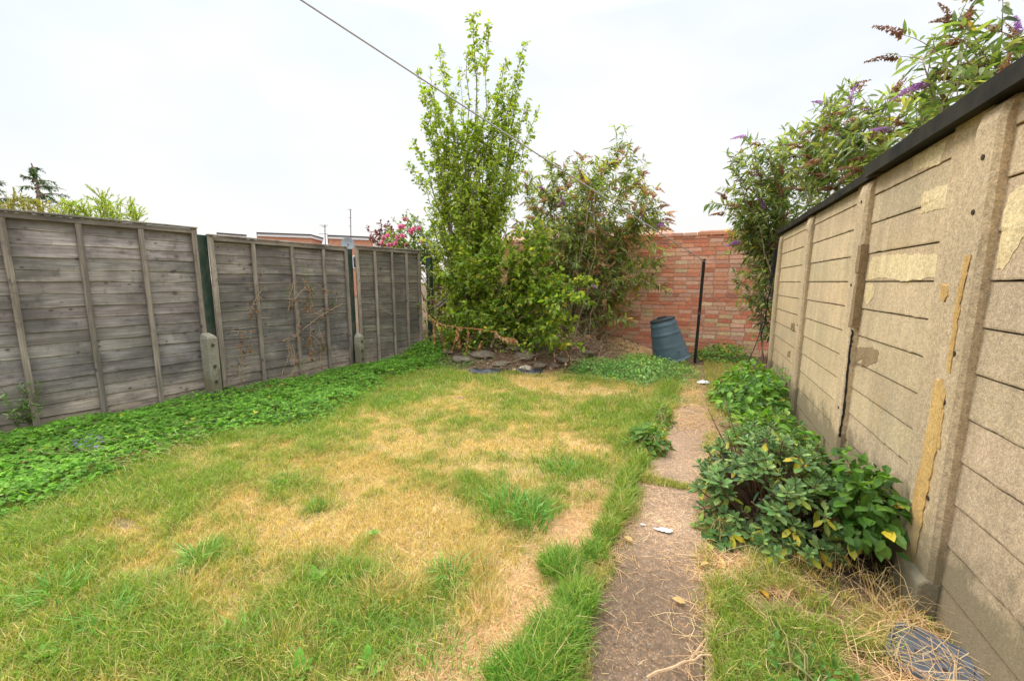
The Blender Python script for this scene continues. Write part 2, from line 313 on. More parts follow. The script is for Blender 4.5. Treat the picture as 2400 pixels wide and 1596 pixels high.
def green(X, Y):
    g = .47 + (fbm(X, Y, 2.4, 1, 4) - .5) * 1.5 + (fbm(X, Y, 6, 2, 3) - .5) * 1.9 + (fbm(X, Y, 19, 6, 2) - .5) * .9
    for px, py, rx, ry, s_ in GREENS: g = g + gb(X, Y, px, py, rx, ry, soft=1.) * s_
    for px, py, rx, ry, s_ in DRYS: g = g - gb(X, Y, px, py, rx, ry, soft=1.) * s_
    g = g + np.clip((gcX(Y) + .35 - X) / .4, 0, 1) * .55
    g = np.maximum(g, lush(X, Y) * 1.1)
    return np.clip(g, 0, 1)
BED_EDGE_Y = lambda X: np.interp(X, [-4.4, -3.4, -2.9, -2.3, -1.9, -1.4, -.9, -.3], [5.2, 5.15, 5.05, 5.25, 5.45, 5.75, 6.4, 7.0])
def height(X, Y):
    z = (fbm(X, Y, 1.3, 7, 2) - .5) * .035 + (fbm(X, Y, 8, 9, 2) - .5) * .012
    bd = np.clip((Y - BED_EDGE_Y(X)) / .9, 0, 1) * np.clip((-.95 - X) / .7, 0, 1)
    z = z + bd * (.22 + .22 * fbm(X, Y, 3, 12, 3)) + bd * (fbm(X, Y, 12, 15, 3) - .5) * .07
    z = z + .19 * np.exp(-(((X + 1.02) / .42) ** 2 + ((Y - 7.55) / .45) ** 2)) + (fbm(X, Y, 14, 5, 2) - .5) * .03 * (Y > 6.3) * (X > -1.5)
    path = (X > np.interp(Y, [0, 2.5, 4.6], [-.34, -.28, -.16])) & (X < np.interp(Y, [0, 2.6, 4.6], [.04, .115, .18])) & (Y < 4.6) & ((Y < 2.64) | (Y > 2.75)); z = np.where(path, -.03, z)
    far = np.clip((np.abs(X + 2) - 5) / 2, 0, 1); return z * (1 - far)
def ground_col(X, Y):
    g = green(X, Y)[..., None]; st = straw(X, Y)[..., None]
    c = A(.46, .32, .15) * (1 - g) + A(.17, .18, .05) * g
    c = c * (1 - st) + A(.42, .285, .165) * st
    soil = A(.13, .085, .055); bm = bare_m(X, Y)[..., None] * .85; c = c * (1 - bm) + A(.20, .13, .08) * bm
    right = np.clip((X - .07) / .06, 0, 1)[..., None]; c = c * (1 - right) + A(.25, .16, .09) * right
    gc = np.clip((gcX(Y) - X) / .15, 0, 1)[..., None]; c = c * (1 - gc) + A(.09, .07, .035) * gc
    bush_shade = blob(X, Y, .66, 2.32, .26, .34, .5)[..., None] * .9; c = c * (1 - bush_shade) + A(.055, .038, .026) * bush_shade  # contact shadow between bush and pillar, painted into the ground colour
    bed = np.clip((Y - BED_EDGE_Y(X)) / .12, 0, 1)[..., None]; c = c * (1 - bed) + soil * bed
    sand = np.clip(1.35 * np.exp(-(((X + 1.0) / .5) ** 2 + ((Y - 7.5) / .5) ** 2)), 0, 1)[..., None]; c = c * (1 - sand) + A(.42, .26, .12) * sand
    return c
xs = np.concatenate([[-400, -120, -50, -20, -10, -7, -6], np.arange(-5.6, 1.6, .035), [2, 3, 5, 10, 30, 100, 400]])
ys = np.concatenate([[-400, -60, -10, -3, -1], np.arange(0, 9, .035), [10, 13, 20, 40, 100, 200, 600]])
XX, YY = np.meshgrid(xs, ys, indexing='ij'); ZZ = height(XX, YY)
mb = MB(); i = np.arange(len(xs) - 1)[:, None] * len(ys); j = np.arange(len(ys) - 1)[None]; q = i + j
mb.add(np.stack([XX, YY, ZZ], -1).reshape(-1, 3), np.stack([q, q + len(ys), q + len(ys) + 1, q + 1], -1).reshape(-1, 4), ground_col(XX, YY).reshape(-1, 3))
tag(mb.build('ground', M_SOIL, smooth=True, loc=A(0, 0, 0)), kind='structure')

def pathL(Y): return np.interp(Y, [0, 1.2, 2.5, 4.6], [-.37, -.335, -.31, -.19])
def pathR(Y): return np.interp(Y, [0, 1.3, 2.6, 4.6], [.07, .095, .145, .21])
# the path: two slabs of exposed aggregate
for y0, y1 in ((-.6, 2.655), (2.735, 4.62)):
    mb = MB(); n = 40; yy = np.linspace(y0, y1, n); xl = pathL(yy) + (vn(yy, yy * 0, 3, 2) - .5) * .03; xr = pathR(yy) + (vn(yy, yy * 0, 3, 8) - .5) * .03
    if y0 > 0: xl = xl + .02; xl[-3:] += [.03, .07, .13]; xr[-3:] -= [.02, .05, .1]
    nx = 12; t = np.linspace(0, 1, nx)[:, None]; X = xl * (1 - t) + xr * t; Y = np.repeat(yy[None], nx, 0); Z = .006 + (fbm(X, Y, 3, 3, 2) - .5) * .012
    top = np.stack([X, Y, Z], -1).reshape(-1, 3); slab_tone = .55 + .75 * fbm(X, Y, 2.4, 21, 3)
    slab_tone = np.where(Y < 2.2, slab_tone * np.interp(Y, [0, 1.6, 2.2], [.6, .6, 1.0]), slab_tone * 1.15).reshape(-1, 1) * A(1, .97, .94)  # uneven slab tone, darker towards the near end
    a = (np.arange(nx - 1)[:, None] * n + np.arange(n - 1)[None]); F = np.stack([a, a + n, a + n + 1, a + 1], -1).reshape(-1, 4)
    bot = top.copy(); bot[:, 2] = -.05; e = np.concatenate([np.arange(n), np.arange(1, nx) * n + n - 1, (np.arange(n)[::-1] + (nx - 1) * n)[1:], (np.arange(nx - 1)[::-1] * n)]); e = e[:-1]
    e2 = np.roll(e, -1); k = len(top)
    mb.add(np.concatenate([top, bot]), [F, np.stack([e, e2, e2 + k, e + k], -1)], np.concatenate([slab_tone, slab_tone]))
    tag(mb.build('path', M_AGG, smooth=False, loc=A(0, 0, 0)), kind='structure')

# ------------------------------------------------------------------ overlap timber fence
def fence_panel(Apt, Bpt, ztop, zbot, batt, label, tone, dark=1.):
    Apt = A(*Apt, 0); Bpt = A(*Bpt, 0); L = np.linalg.norm(Bpt - Apt); t = (Bpt - Apt) / L; nrm = A(t[1], -t[0], 0)   # towards the garden
    root = empty('fence', tuple(Apt)); tag(root, label, 'fence')
    W = lambda u, n, z: Apt + np.asarray(u)[..., None] * t + np.asarray(n)[..., None] * nrm + np.asarray(z)[..., None] * A(0, 0, 1)
    mb = MB(); pitch = .106; nb = int((ztop - zbot) / pitch) + 1; nu = 44; u = np.linspace(.01, L - .01, nu)
    for b in range(nb):
        z0 = zbot + b * pitch; seed = rng.integers(999)
        low = z0 + (vn(u, u * 0, 2.3, seed) - .5) * .018 + (vn(u, u * 0, 11, seed) - .5) * .006; hi = np.minimum(z0 + .13, ztop - .01) + u * 0
        if b == 0: low = zbot + u * 0
        out = -.016 + (vn(u, u * 0, 3, seed + 5) - .5) * .007; inn = -.025 + u * 0
        rows = [(out - .008, low), (out - .002, low), (out, low + .004), (out - .0005, low + .010), (inn, hi), (inn - .009, hi)]
        V = np.concatenate([W(u, a_, z_) for a_, z_ in rows]); P = np.concatenate([np.stack([u + b * 3.17 + seed, u, z_], -1) for a_, z_ in rows])
        a = np.arange(nu - 1); F = np.concatenate([np.stack([a + r_ * nu, a + 1 + r_ * nu, a + 1 + (r_ + 1) * nu, a + (r_ + 1) * nu], -1) for r_ in range(5)])
        c = A(*tone) * U(.78, 1.14) * (1 + rng.normal(size=3) * .02)
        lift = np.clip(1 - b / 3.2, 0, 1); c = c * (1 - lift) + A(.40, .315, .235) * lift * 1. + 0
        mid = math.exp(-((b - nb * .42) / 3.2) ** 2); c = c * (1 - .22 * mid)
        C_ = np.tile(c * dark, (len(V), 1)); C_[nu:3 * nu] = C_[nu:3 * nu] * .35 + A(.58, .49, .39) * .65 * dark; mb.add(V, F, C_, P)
    mb.build('boards', M_WOOD, root)
    for i, s_ in enumerate(batt):
        mb = MB(); wd = .042 if 0 < i < len(batt) - 1 else .05; uc = min(max(s_, wd / 2), L - wd / 2); zz = np.linspace(zbot - .01, ztop, 14)
        off = (vn(zz, zz * 0, 1.5, i + 3) - .5) * .01; V = []; P = []
        for z_, o_ in zip(zz, off):
            for du, dn in ((-wd / 2, -.012), (wd / 2, -.012), (wd / 2, .016), (-wd / 2, .016)):
                V.append(W(uc + du + o_, dn, z_)); P.append([z_, dn + i * 2.3, (uc + du)])
        m = len(zz); a = np.arange(m - 1)[:, None] * 4; k = np.arange(4)[None]; k2 = (k + 1) % 4
        F = np.stack([a + k, a + k2, a + 4 + k2, a + 4 + k], -1).reshape(-1, 4)
        mb.add(np.array(V), [F, np.array([[3, 2, 1, 0]]), (np.arange(4) + (m - 1) * 4)[None]], A(.32, .265, .21) * U(.85, 1.1) * dark, np.array(P))
        mb.build('batten', M_WOOD, root, bevel=.003)
    R = np.stack([t, nrm, A(0, 0, 1)], 1)
    mb = MB(); mb.box(W(L / 2, .004, ztop - .028), (L - .1, .030, .045), R, A(.30, .25, .2) * dark); mb.build('top_rail', M_WOOD, root, bevel=.003)
    mb = MB(); mb.box(W(L / 2, .002, ztop + .009), (L + .006, .062, .016), R, A(.43, .37, .31) * dark); mb.build('capping_strip', M_WOOD, root, bevel=.003)
    return W, L
T0 = (.285, .232, .18)
Wp1, _ = fence_panel((-5.21, .70), (-4.925, 2.705), 1.865, .03, [.025, .30, .70, 1.13, 1.56, 2.01], 'nearest and tallest weathered grey fence panel at the left edge', (.385, .337, .305))
Wp2, _ = fence_panel((-4.86, 2.77), (-4.70, 4.56), 1.80, .02, [.025, .47, .95, 1.40, 1.77], 'middle weathered fence panel with dead creeper hanging on it', (.265, .230, .202))
Wp3, _ = fence_panel((-4.63, 4.64), (-4.34, 5.83), 1.825, .03, [.025, .33, .64, .92, 1.18], 'farthest and narrowest dark fence panel next to the tangled shrubs', (.225, .198, .155))
def post(x, y, h, lab, s_=.085):
    mb = MB(); zz = np.linspace(-.05, h, 12)
    for_ = [(-1, -1), (1, -1), (1, 1), (-1, 1)]
    V = np.array([[x + a * s_ / 2, y + b * s_ / 2, z + (a * .008 if z == h else 0)] for z in zz for a, b in for_]); m = len(zz); a = np.arange(m - 1)[:, None] * 4; k = np.arange(4)[None]; k2 = (k + 1) % 4
    mb.add(V, [np.stack([a + k, a + k2, a + 4 + k2, a + 4 + k], -1).reshape(-1, 4), (np.arange(4) + (m - 1) * 4)[None]])
    return tag(mb.build('fence_post', M_POST, bevel=.006), lab, 'fence post')
post(-4.955, 2.745, 1.80, 'green stained timber post between the first and second fence panels', .10)
post(-4.735, 4.605, 1.78, 'green stained timber post between the second and third fence panels', .09)
post(-4.24, 5.93, 1.72, 'dark timber post at the far end of the fence, partly covered by climber', .085)
def spur(p, h, wd, lab, rnd, lean=0):
    root = empty('concrete_spur', (p[0], p[1], 0)); tag(root, lab, 'post'); mb = MB(); n = 8
    sec = [(-wd / 2, -wd / 2), (wd / 2, -wd / 2), (wd / 2, wd / 2), (-wd / 2, wd / 2)]; V = []; zs = [-.1, .05, h * .5, h - .06, h]
    ang = math.radians(9); c, s_ = math.cos(ang), math.sin(ang)
    for k, z in enumerate(zs):
        for a, b in sec:
            f = 1.; zz = z
            if k == 4: f = .55 if rnd else .8; zz = z if not rnd else z
            if k == 4 and a > 0: zz -= .035
            x = a * (f if True else 1); y = b * f; V.append([p[0] + c * x - s_ * y + lean * z, p[1] + s_ * x + c * y, zz])
    a = np.arange(4)[:, None] * 4; k = np.arange(4)[None]; k2 = (k + 1) % 4
    mb.add(np.array(V), [np.stack([a + k, a + k2, a + 4 + k2, a + 4 + k], -1).reshape(-1, 4), np.array([[16, 17, 18, 19]])]); mb.build('pillar', M_SPUR, root, bevel=.008)
    for z in (h - .13, h * .52, h * .3):
        mb = MB(); c0 = A(p[0] + wd / 2 + lean * z, p[1] - .0, z); mb.tube([c0 - A(.01, 0, 0), c0 + A(.004, 0, 0)], .02, 10); mb.tube([c0, c0 + A(.022, 0, 0)], .009, 6); mb.build('bolt', M_STEEL, root)
spur((-4.80, 2.645), .76, .115, 'thicker square concrete spur post bolted to the nearest fence gap', False)
spur((-4.565, 4.565), .56, .10, 'shorter round topped concrete spur post between second and third fence panels', True)
spur((-4.13, 5.88), .42, .10, 'mossy concrete stub at the far end of the fence under the climber', True)

# ------------------------------------------------------------------ concrete panel wall (right)
root = empty('concrete_panel_wall', (.93, 3.5, 0)); tag(root, 'tan precast concrete panel outbuilding wall with patched pillars and black roof edge', 'wall')
PX = .87; PLX = .905; CZ = [-.01, .16, .317, .485, .648, .81, .975, 1.138, 1.30, 1.462, 1.635, 1.795, 1.93]
def bay(y0, y1, marg, ztop, tint):
    mb = MB(); n = 30; yy = np.linspace(y0 + marg, y1, n)
    for a in range(len(CZ) - 1):
        z0, z1 = CZ[a], min(CZ[a + 1], ztop); sd = rng.integers(999)
        if z0 >= ztop: continue
        low = z0 + .008 + (vn(yy, yy * 0, 30, sd) - .5) * .008 * (vn(yy, yy * 0, 2, sd + 3) > .45) + (yy - y0) * 0
        tilt = [(PLX + .022, low), (PLX + .001, low), (PLX, low + .006), (PLX + .0045, z1 + .001 + yy * 0), (PLX + .020, z1 + .003 + yy * 0)]
        V = np.concatenate([np.stack([x + yy * 0, yy, z], -1) for x, z in tilt]); k = np.arange(n - 1)
        F = np.concatenate([np.stack([k + (r_ + 1) * n, k + 1 + (r_ + 1) * n, k + 1 + r_ * n, k + r_ * n], -1) for r_ in range(4)])
        mb.add(V, F, A(*tint) * U(.95, 1.05) * (1 + rng.normal(size=3) * .01))
    if marg > .02: mb.box((PLX + .03 - .002, y0 + marg / 2, ztop / 2), (.06, marg, ztop + .04), None, A(*tint) * 1.0)
    mb.box((PLX + .055, (y0 + y1) / 2, ztop / 2), (.05, y1 - y0, ztop), None, tint); return mb.build('wall_panel', M_CONC, root)
bay(.20, 1.975, .16, 1.885, (.93, .93, .97)); bay(2.08, 3.13, .235, 1.90, (1, 1, 1)); bay(3.25, 4.52, .16, 1.89, (1.03, 1.03, 1.0)); bay(4.62, 6.0, .14, 1.88, (1.04, 1.03, .98))
def pillar(y0, y1, zt, fl=0.):
    mb = MB(); zz = np.concatenate([np.linspace(-.1, zt - .07, 26), [zt - .02, zt]]); V = []
    for k, z in enumerate(zz):
        q = .012 if z > zt - .03 else 0; q2 = .035 if k == len(zz) - 1 else q; e = (rng.random() - .5) * .006; yb = y1 + fl * min(1, (zt - z) / zt)
        for x, y in ((PX + .10, y0), (PX + .015 + q2, y0 + 0), (PX + q2, y0 + .016 + e), (PX + q2, yb - .014 - e), (PX + .013 + q2, yb), (PX + .10, yb)): V.append([x, y, z])
    m = len(zz); a = np.arange(m - 1)[:, None] * 6; k = np.arange(6)[None]; k2 = (k + 1) % 6
    mb.add(np.array(V), [np.stack([a + k2, a + k, a + 6 + k, a + 6 + k2], -1).reshape(-1, 4), (np.arange(6)[::-1] + (m - 1) * 6)[None]])
    p = mb.build('pillar', M_CONC, root); return p
pils = [pillar(1.955, 2.095, 1.905, .115), pillar(3.13, 3.27, 1.90), pillar(4.49, 4.64, 1.885), pillar(5.97, 6.10, 1.86), pillar(.62, .76, 1.92)]
# missing thickness at the far end
mb = MB(); mb.box((.985, 6.13, .93), (.14, .06, 1.86), None, (1, 1, .95)); mb.build('end_slab', M_CONC, root, bevel=.005)
for y, zs in ((2.03, (1.74, 1.53, 1.30, 1.06, .86, .48, .06)), (3.2, (1.78, 1.3, .5)), (4.56, (1.75, .9, .12))):
    for z in zs:
        mb = MB(); c0 = A(PX, y + U(-.02, .02), z + U(-.02, .02)); mb.tube([c0 + A(.01, 0, 0), c0 - A(.003, 0, 0)], .0095, 10); mb.build('bolt', M_RUST, root)
def wprof(z, x):
    if x < PX + .005: return x + z * 0
    f = np.interp(z, CZ, np.arange(len(CZ))); return PLX + .0045 * (f - np.floor(f)) - .0018
def patch(pts, x, m, name='repair_patch', th=.003, rough=.006):      # irregular flat repair on a vertical face, outline in photo points
    P = [atX(px, py, x) for px, py in pts]; Q = []
    for a, b in zip(P, P[1:] + P[:1]):
        k = max(2, int(np.linalg.norm(b - a) / .02))
        for t in np.arange(k) / k: Q.append(a * (1 - t) + b * t + A(0, U(-rough, rough), U(-rough, rough)))
    Q = np.array(Q)
    if 'mortar' in name: Q[:, 1] = np.maximum(Q[:, 1], 3.108 + .010 * vn(Q[:, 2], 0, 22, 3)); x = PX - .002
    Q[:, 0] = wprof(Q[:, 2], x); f = Q.copy(); b_ = Q.copy(); b_[:, 0] += .02 if 'mortar' not in name else .045; c = f.mean(0)[None]; c[0, 0] = wprof(c[:, 2], x)[0] - .0005; n = len(f); k = np.arange(n); k2 = (k + 1) % n
    mb = MB(); mb.add(np.concatenate([f, b_, c]), [np.stack([k, k2, k * 0 + 2 * n], -1), np.stack([k2, k, k + n, k2 + n], -1)]); return mb.build(name, m, root)
def C7(*p): return [((1750 + x / 2.614) / D, (450 + y / 2.614) / D) for x, y in p]
def C6(*p): return [((1650 + x / 2.613) / D, (y / 2.613) / D) for x, y in p]
def C8(*p): return [((1900 + x / 2.428) / D, (950 + y / 2.427) / D) for x, y in p]
patch(C7((765, 400), (900, 385), (1150, 385), (1215, 420), (1215, 470), (1160, 520), (950, 545), (800, 525), (735, 540), (745, 450)), PLX - .004, M_PATCH)
patch(C6((1275, 960), (1470, 870), (1450, 960), (1440, 1000), (1280, 1055)), PLX - .004, M_PATCH)
patch(C6((1340, 1180), (1590, 1080), (1575, 1240), (1430, 1285), (1310, 1310)), PLX - .004, M_PATCH)
patch(C7((720, 560), (778, 575), (770, 640), (735, 690), (712, 640)), PLX - .004, M_PATCH)
patch(C7((665, 950), (760, 950), (800, 975), (790, 1040), (740, 1065), (655, 1060)), PLX - .004, M_BROWNP)
patch(C7((1185, 570), (1232, 565), (1225, 630), (1205, 680), (1185, 640)), PX - .003, M_OCHRE)
patch(C7((1150, 1150), (1200, 1150), (1215, 1250), (1195, 1400), (1180, 1568), (1090, 1568), (1115, 1400), (1135, 1250)), PX - .003, M_OCHRE)
patch(C8((690, 0), (745, 0), (730, 150), (685, 370), (640, 600), (605, 800), (575, 945), (505, 905), (545, 720), (580, 520), (630, 300), (665, 130)), PX - .004, M_OCHRE)
patch(C7((1340, 380), (1368, 390), (1320, 600), (1290, 800), (1262, 1000), (1240, 1100), (1225, 1090), (1250, 900), (1275, 700), (1310, 520)), PX - .003, M_OCHRE)
patch(C7((270, 805), (290, 800), (292, 850), (268, 845)), PLX - .004, M_BROWNP); patch(C7((248, 975), (266, 975), (262, 1015), (246, 1012)), PLX - .004, M_BROWNP)
patch(C7((1590, 20), (1699, -60), (1699, 255), (1640, 330), (1600, 420), (1555, 480), (1520, 470), (1545, 260), (1560, 120)), PLX - .004, M_PATCH)
patch(C7((665, 500), (735, 480), (715, 620), (700, 700), (690, 760), (650, 830), (615, 825), (630, 730), (645, 640)), PX - .006, M_BROWNP, 'mortar_repair', .02, .01)
patch(C7((680, 330), (735, 315), (728, 470), (655, 495)), PX - .005, M_BROWNP, 'mortar_repair', .02, .008)
cp = [(643, 845), (650, 860), (633, 960), (617, 1130), (600, 1300), (582, 1420), (568, 1500)]; mb = MB(); P = np.array([atY(*q_, 3.128) for q_ in C7(*cp)]); Pf = along(P, np.linspace(0, .999, 40))[0]; Pf[:, 0] = np.clip(Pf[:, 0] + rng.normal(size=40) * .0015, .876, .897); w__ = .0045 + .0035 * rng.random(40)
V = np.concatenate([Pf - w__[:, None] * A(1, 0, 0), Pf + w__[:, None] * A(1, 0, 0)]); V[:, 1] = 3.1275; k = np.arange(39); mb.add(V, np.stack([k, k + 40, k + 41, k + 1], -1)); mb.build('crack', M_CABLE, root)
mb = MB()                                            # wider foot at the base of the near pillar
zz = [-.08, .02, .14, .165]; V = []
for k, z in enumerate(zz):
    i_ = .02 * (k == 3)
    for x, y in ((.91, 1.95), (.845 + i_, 1.96), (.845 + i_, 2.17 - i_), (.91, 2.19 - i_)): V.append([x, y, z])
a = np.arange(3)[:, None] * 4; k = np.arange(4)[None]; k2 = (k + 1) % 4
mb.add(np.array(V), [np.stack([a + k2, a + k, a + 4 + k, a + 4 + k2], -1).reshape(-1, 4), np.array([[15, 14, 13, 12]])]); mb.build('pillar_foot', M_SPUR, root, bevel=.01)
def roof_edge(y0, y1, x0, zt, zb, n=24):
    mb = MB(); yy = np.linspace(y0, y1, n); V = []
    for y in yy:
        w_ = (vn(y, 0, 2, 4) - .5) * .012
        for x, z in ((x0, zt + w_), (x0 + .004, zb + w_), (x0 + .03, zb + .006 + w_), (x0 + .42, zb + .03), (x0 + .42, zt + .03)): V.append([x, y, z])
    a = np.arange(n - 1)[:, None] * 5; k = np.arange(5)[None]; k2 = (k + 1) % 5
    mb.add(np.array(V), [np.stack([a + k, a + k2, a + 5 + k2, a + 5 + k], -1).reshape(-1, 4), np.array([[4, 3, 2, 1, 0]]), (np.arange(5) + (n - 1) * 5)[None]]); mb.build('roof_edge', M_ROOF, root)
roof_edge(-.3, 3.12, .842, 1.966, 1.900); roof_edge(3.02, 6.32, .862, 1.940, 1.893)
t = tag(empty('dangling_cable', (.90, 6.1, 1.2)), 'thin black cable looped over the far end of the concrete wall', 'cable')
mb = MB()
for bend in ((-.0, -.0, -.12), (-.03, .05, -.2), (.0, .06, -.08)):
    mb.tube(bez((.87, 6.02, 1.85), (.85, 6.13, 1.3), bend, 12), .006, 5)
mb.tube(bez((.85, 6.14, 1.85), (.80, 6.22, .55), (.02, .02, 0), 16, .006), .008, 5); mb.tube(bez((.80, 6.22, .9), (.6, 6.1, .1), (.05, .02, .05), 10), .005, 5)
mb.tube(bez((.84, 6.12, 1.35), (.82, 6.2, 1.0), (-.05, 0, 0), 12, .02), .007, 5); mb.tube(bez((.84, 6.12, 1.3), (.82, 6.2, 1.05), (.04, 0, 0), 12, .03), .007, 5)
mb.build('cable_run', M_CABLE, t)

# ------------------------------------------------------------------ brick wall at the back
root = empty('brick_wall', (-1.5, 8.35, 0)); tag(root, 'weathered red and buff brick garden wall across the back', 'wall')
YW = 8.3; bl, bh, pt = .215, .065, .0755; mb = MB(); top = 2.15
cols = A([.72, .25, .15], [.78, .34, .20], [.80, .45, .30], [.80, .58, .36], [.76, .53, .29], [.72, .43, .30], [.50, .21, .15], [.78, .41, .30]); wts = [4.5, 5, 3, 1.7, 1.2, 3, .7, 3.5]
for r_ in range(29):
    z = -.03 + r_ * pt; x = -4.6 + (r_ % 2) * .1125 + U(-.02, .02)
    while x < 1.7:
        L = bl if rng.random() > .12 else .1025; pw = np.array(wts, float)
        if r_ >= 25: pw *= [2.5, 2, .8, .2, .2, .5, 1.5, .8]
        c = cols[rng.choice(8, p=pw / pw.sum())] * U(.82, 1.12)
        mb.box((x + L / 2, YW + .05 + U(-.003, .003), z + bh / 2 + U(-.0015, .0015)), (L - U(0, .006), .1, bh), None, c); x += L + .0105
mb.build('brick', M_BRICK, root, bevel=.004)
mb = MB(); mb.box((-1.45, YW + .11, 1.05), (6.25, .2, 2.14)); mb.build('mortar', M_MORT, root)
mb = MB(); x = -4.6
while x < 1.7:
    L = bl; c = cols[rng.choice([0, 1, 5, 6, 7])] * U(.85, 1.1); mb.box((x + L / 2, YW + .10 + U(-.004, .004), top + .018 + U(-.004, .004)), (L, .225, .062), None, c); x += L + .012
mb.build('coping', M_BRICK, root, bevel=.006)

# ------------------------------------------------------------------ far buildings
def far_house(pts, ztop, lab, win=True, dish=False):
    root = empty('flat_roof_house', (pts[0][0], pts[0][1], 0)); tag(root, lab, 'house')
    P = [A(p[0], p[1], 0) for p in pts]; n = len(P); back = norm(A(P[0][0], P[0][1], 0)) * 7; Q = P + [P[-1] + back, P[0] + back]
    def ring(z0, z1, grow, m, name, col=(1, 1, 1)):
        c = sum(Q) / len(Q); R_ = [c + (q_ - c) * (1 + grow / np.linalg.norm(q_ - c)) for q_ in Q]; V = [r_ + A(0, 0, z0) for r_ in R_] + [r_ + A(0, 0, z1) for r_ in R_]; k = np.arange(len(Q)); k2 = (k + 1) % len(Q)
        b = MB(); b.add(np.array(V), [np.stack([k, k2, k2 + len(Q), k + len(Q)], -1), (k + len(Q))[None], k[::-1][None]], col); return b.build(name, m, root)
    ring(0, ztop - .33, 0, M_FARB, 'wall'); ring(ztop - .33, ztop - .10, .12, M_FASCIA, 'fascia'); ring(ztop - .10, ztop, .18, M_SLATE, 'roof')
    for a, b in zip(P, P[1:]):
        L = np.linalg.norm(b - a)
        if win and L > 3:
            for s_ in (.3, .7):
                c = a * (1 - s_) + b * s_; t_ = (b - a) / L; nr = A(t_[1], -t_[0], 0); nr = nr if nr @ c < 0 else -nr
                Rm = np.stack([t_, nr, A(0, 0, 1)], 1)
                m_ = MB(); m_.box(c + nr * .02 + A(0, 0, 3.2), (1.6, .08, 1.2), Rm); f = m_.build('window', M_FASCIA, root)
                m_ = MB(); m_.box(c + nr * .05 + A(0, 0, 3.2), (1.4, .06, 1.0), Rm); m_.build('pane', M_GLASS, f)
    return root
def mk_farb():
    k = NT('far_brick'); q = k.n('ShaderNodeTexBrick'); v = k.map(k.attr('pos', 'Vector'), (1, 1, 1)); tcn = k.n('ShaderNodeCombineXYZ'); s_ = k.n('ShaderNodeSeparateXYZ'); k.l(v, s_.inputs[0])
    add = k.n('ShaderNodeMath', operation='ADD'); k.l(s_.outputs[0], add.inputs[0]); k.l(s_.outputs[1], add.inputs[1]); k.l(add.outputs[0], tcn.inputs[0]); k.l(s_.outputs[2], tcn.inputs[1]); k.l(tcn.outputs[0], q.inputs[0])
    q.inputs['Scale'].default_value = 4.4; q.inputs['Color1'].default_value = (.50, .20, .11, 1); q.inputs['Color2'].default_value = (.60, .29, .17, 1); q.inputs['Mortar'].default_value = (.5, .36, .26, 1); q.inputs['Mortar Size'].default_value = .012
    return k.base(q.outputs['Color'], .9, .15)
M_FARB = mk_farb()
h1 = [G(x, y, 5.6) for x, y in ((594, 535.5), (714, 540), (741, 548))]; far_house([p[:2] for p in h1], 5.6, 'flat roofed brick house beyond the second fence panel, left of the two')
h2 = [G(x, y, 5.6) for x, y in ((756, 541.5), (859, 546))]; far_house([p[:2] for p in h2], 5.6, 'flat roofed brick house with satellite dish, right of the two')
h3 = [G(x, y, 5.25) for x, y in ((500, 536), (566, 541))]; far_house([p[:2] for p in h3], 5.25, 'low flat roofed house barely showing above the fence, leftmost of the houses')
def at_r(px, py, d): v = ray(px, py); v = v / np.linalg.norm(v); return A(0, 0, EYE) + v * d
def aerial(px, py0, py1, dist, lab, arms):
    b = at_r(px, py1, dist); t_ = at_r(px, py0, dist); b2 = b.copy(); b2[2] = 3.5; root = tag(empty('tv_aerial', tuple(b2)), lab, 'aerial')
    m_ = MB(); m_.tube([b2, t_], .035, 6); m_.build('mast', M_STEEL, root)
    for z, L in arms: m_ = MB(); c = b * (1 - z) + t_ * z; m_.tube([c - RT * L, c + RT * L * .5], .02, 5); m_.build('element', M_STEEL, root)
aerial(748, 518, 560, 40, 'short forked tv aerial on a distant roof above the fence', [(.97, .45), (.9, .25), (.5, .5)])
aerial(807, 482, 560, 40, 'tall thin radio mast on a distant roof above the fence', [(.99, .25), (.75, .15), (.5, .15)])
c = at_r(802, 562, 37); root = tag(empty('satellite_dish', tuple(c)), 'round grey satellite dish on the right hand far house', 'dish')
fwd = norm(A(0, 0, EYE) - c + A(-12, 0, 4)); xx = norm(np.cross(fwd, A(0, 0, 1))); R = np.stack([xx, np.cross(fwd, xx) * -1, fwd], 1)
mb = MB(); mb.lathe([(0, 0), (.2, .02), (.35, .06), (.52, .13), (.53, .13), (.36, .04), (.0, -.03)], 24, c, R); mb.build('reflector', M_DISH, root, smooth=True)
mb = MB(); mb.tube([c, c + fwd * .55 - A(0, 0, .35)], .03, 5); mb.tube([c, c - fwd * .3 - A(0, 0, .4)], .05, 5); mb.build('arm', M_STEEL, root)
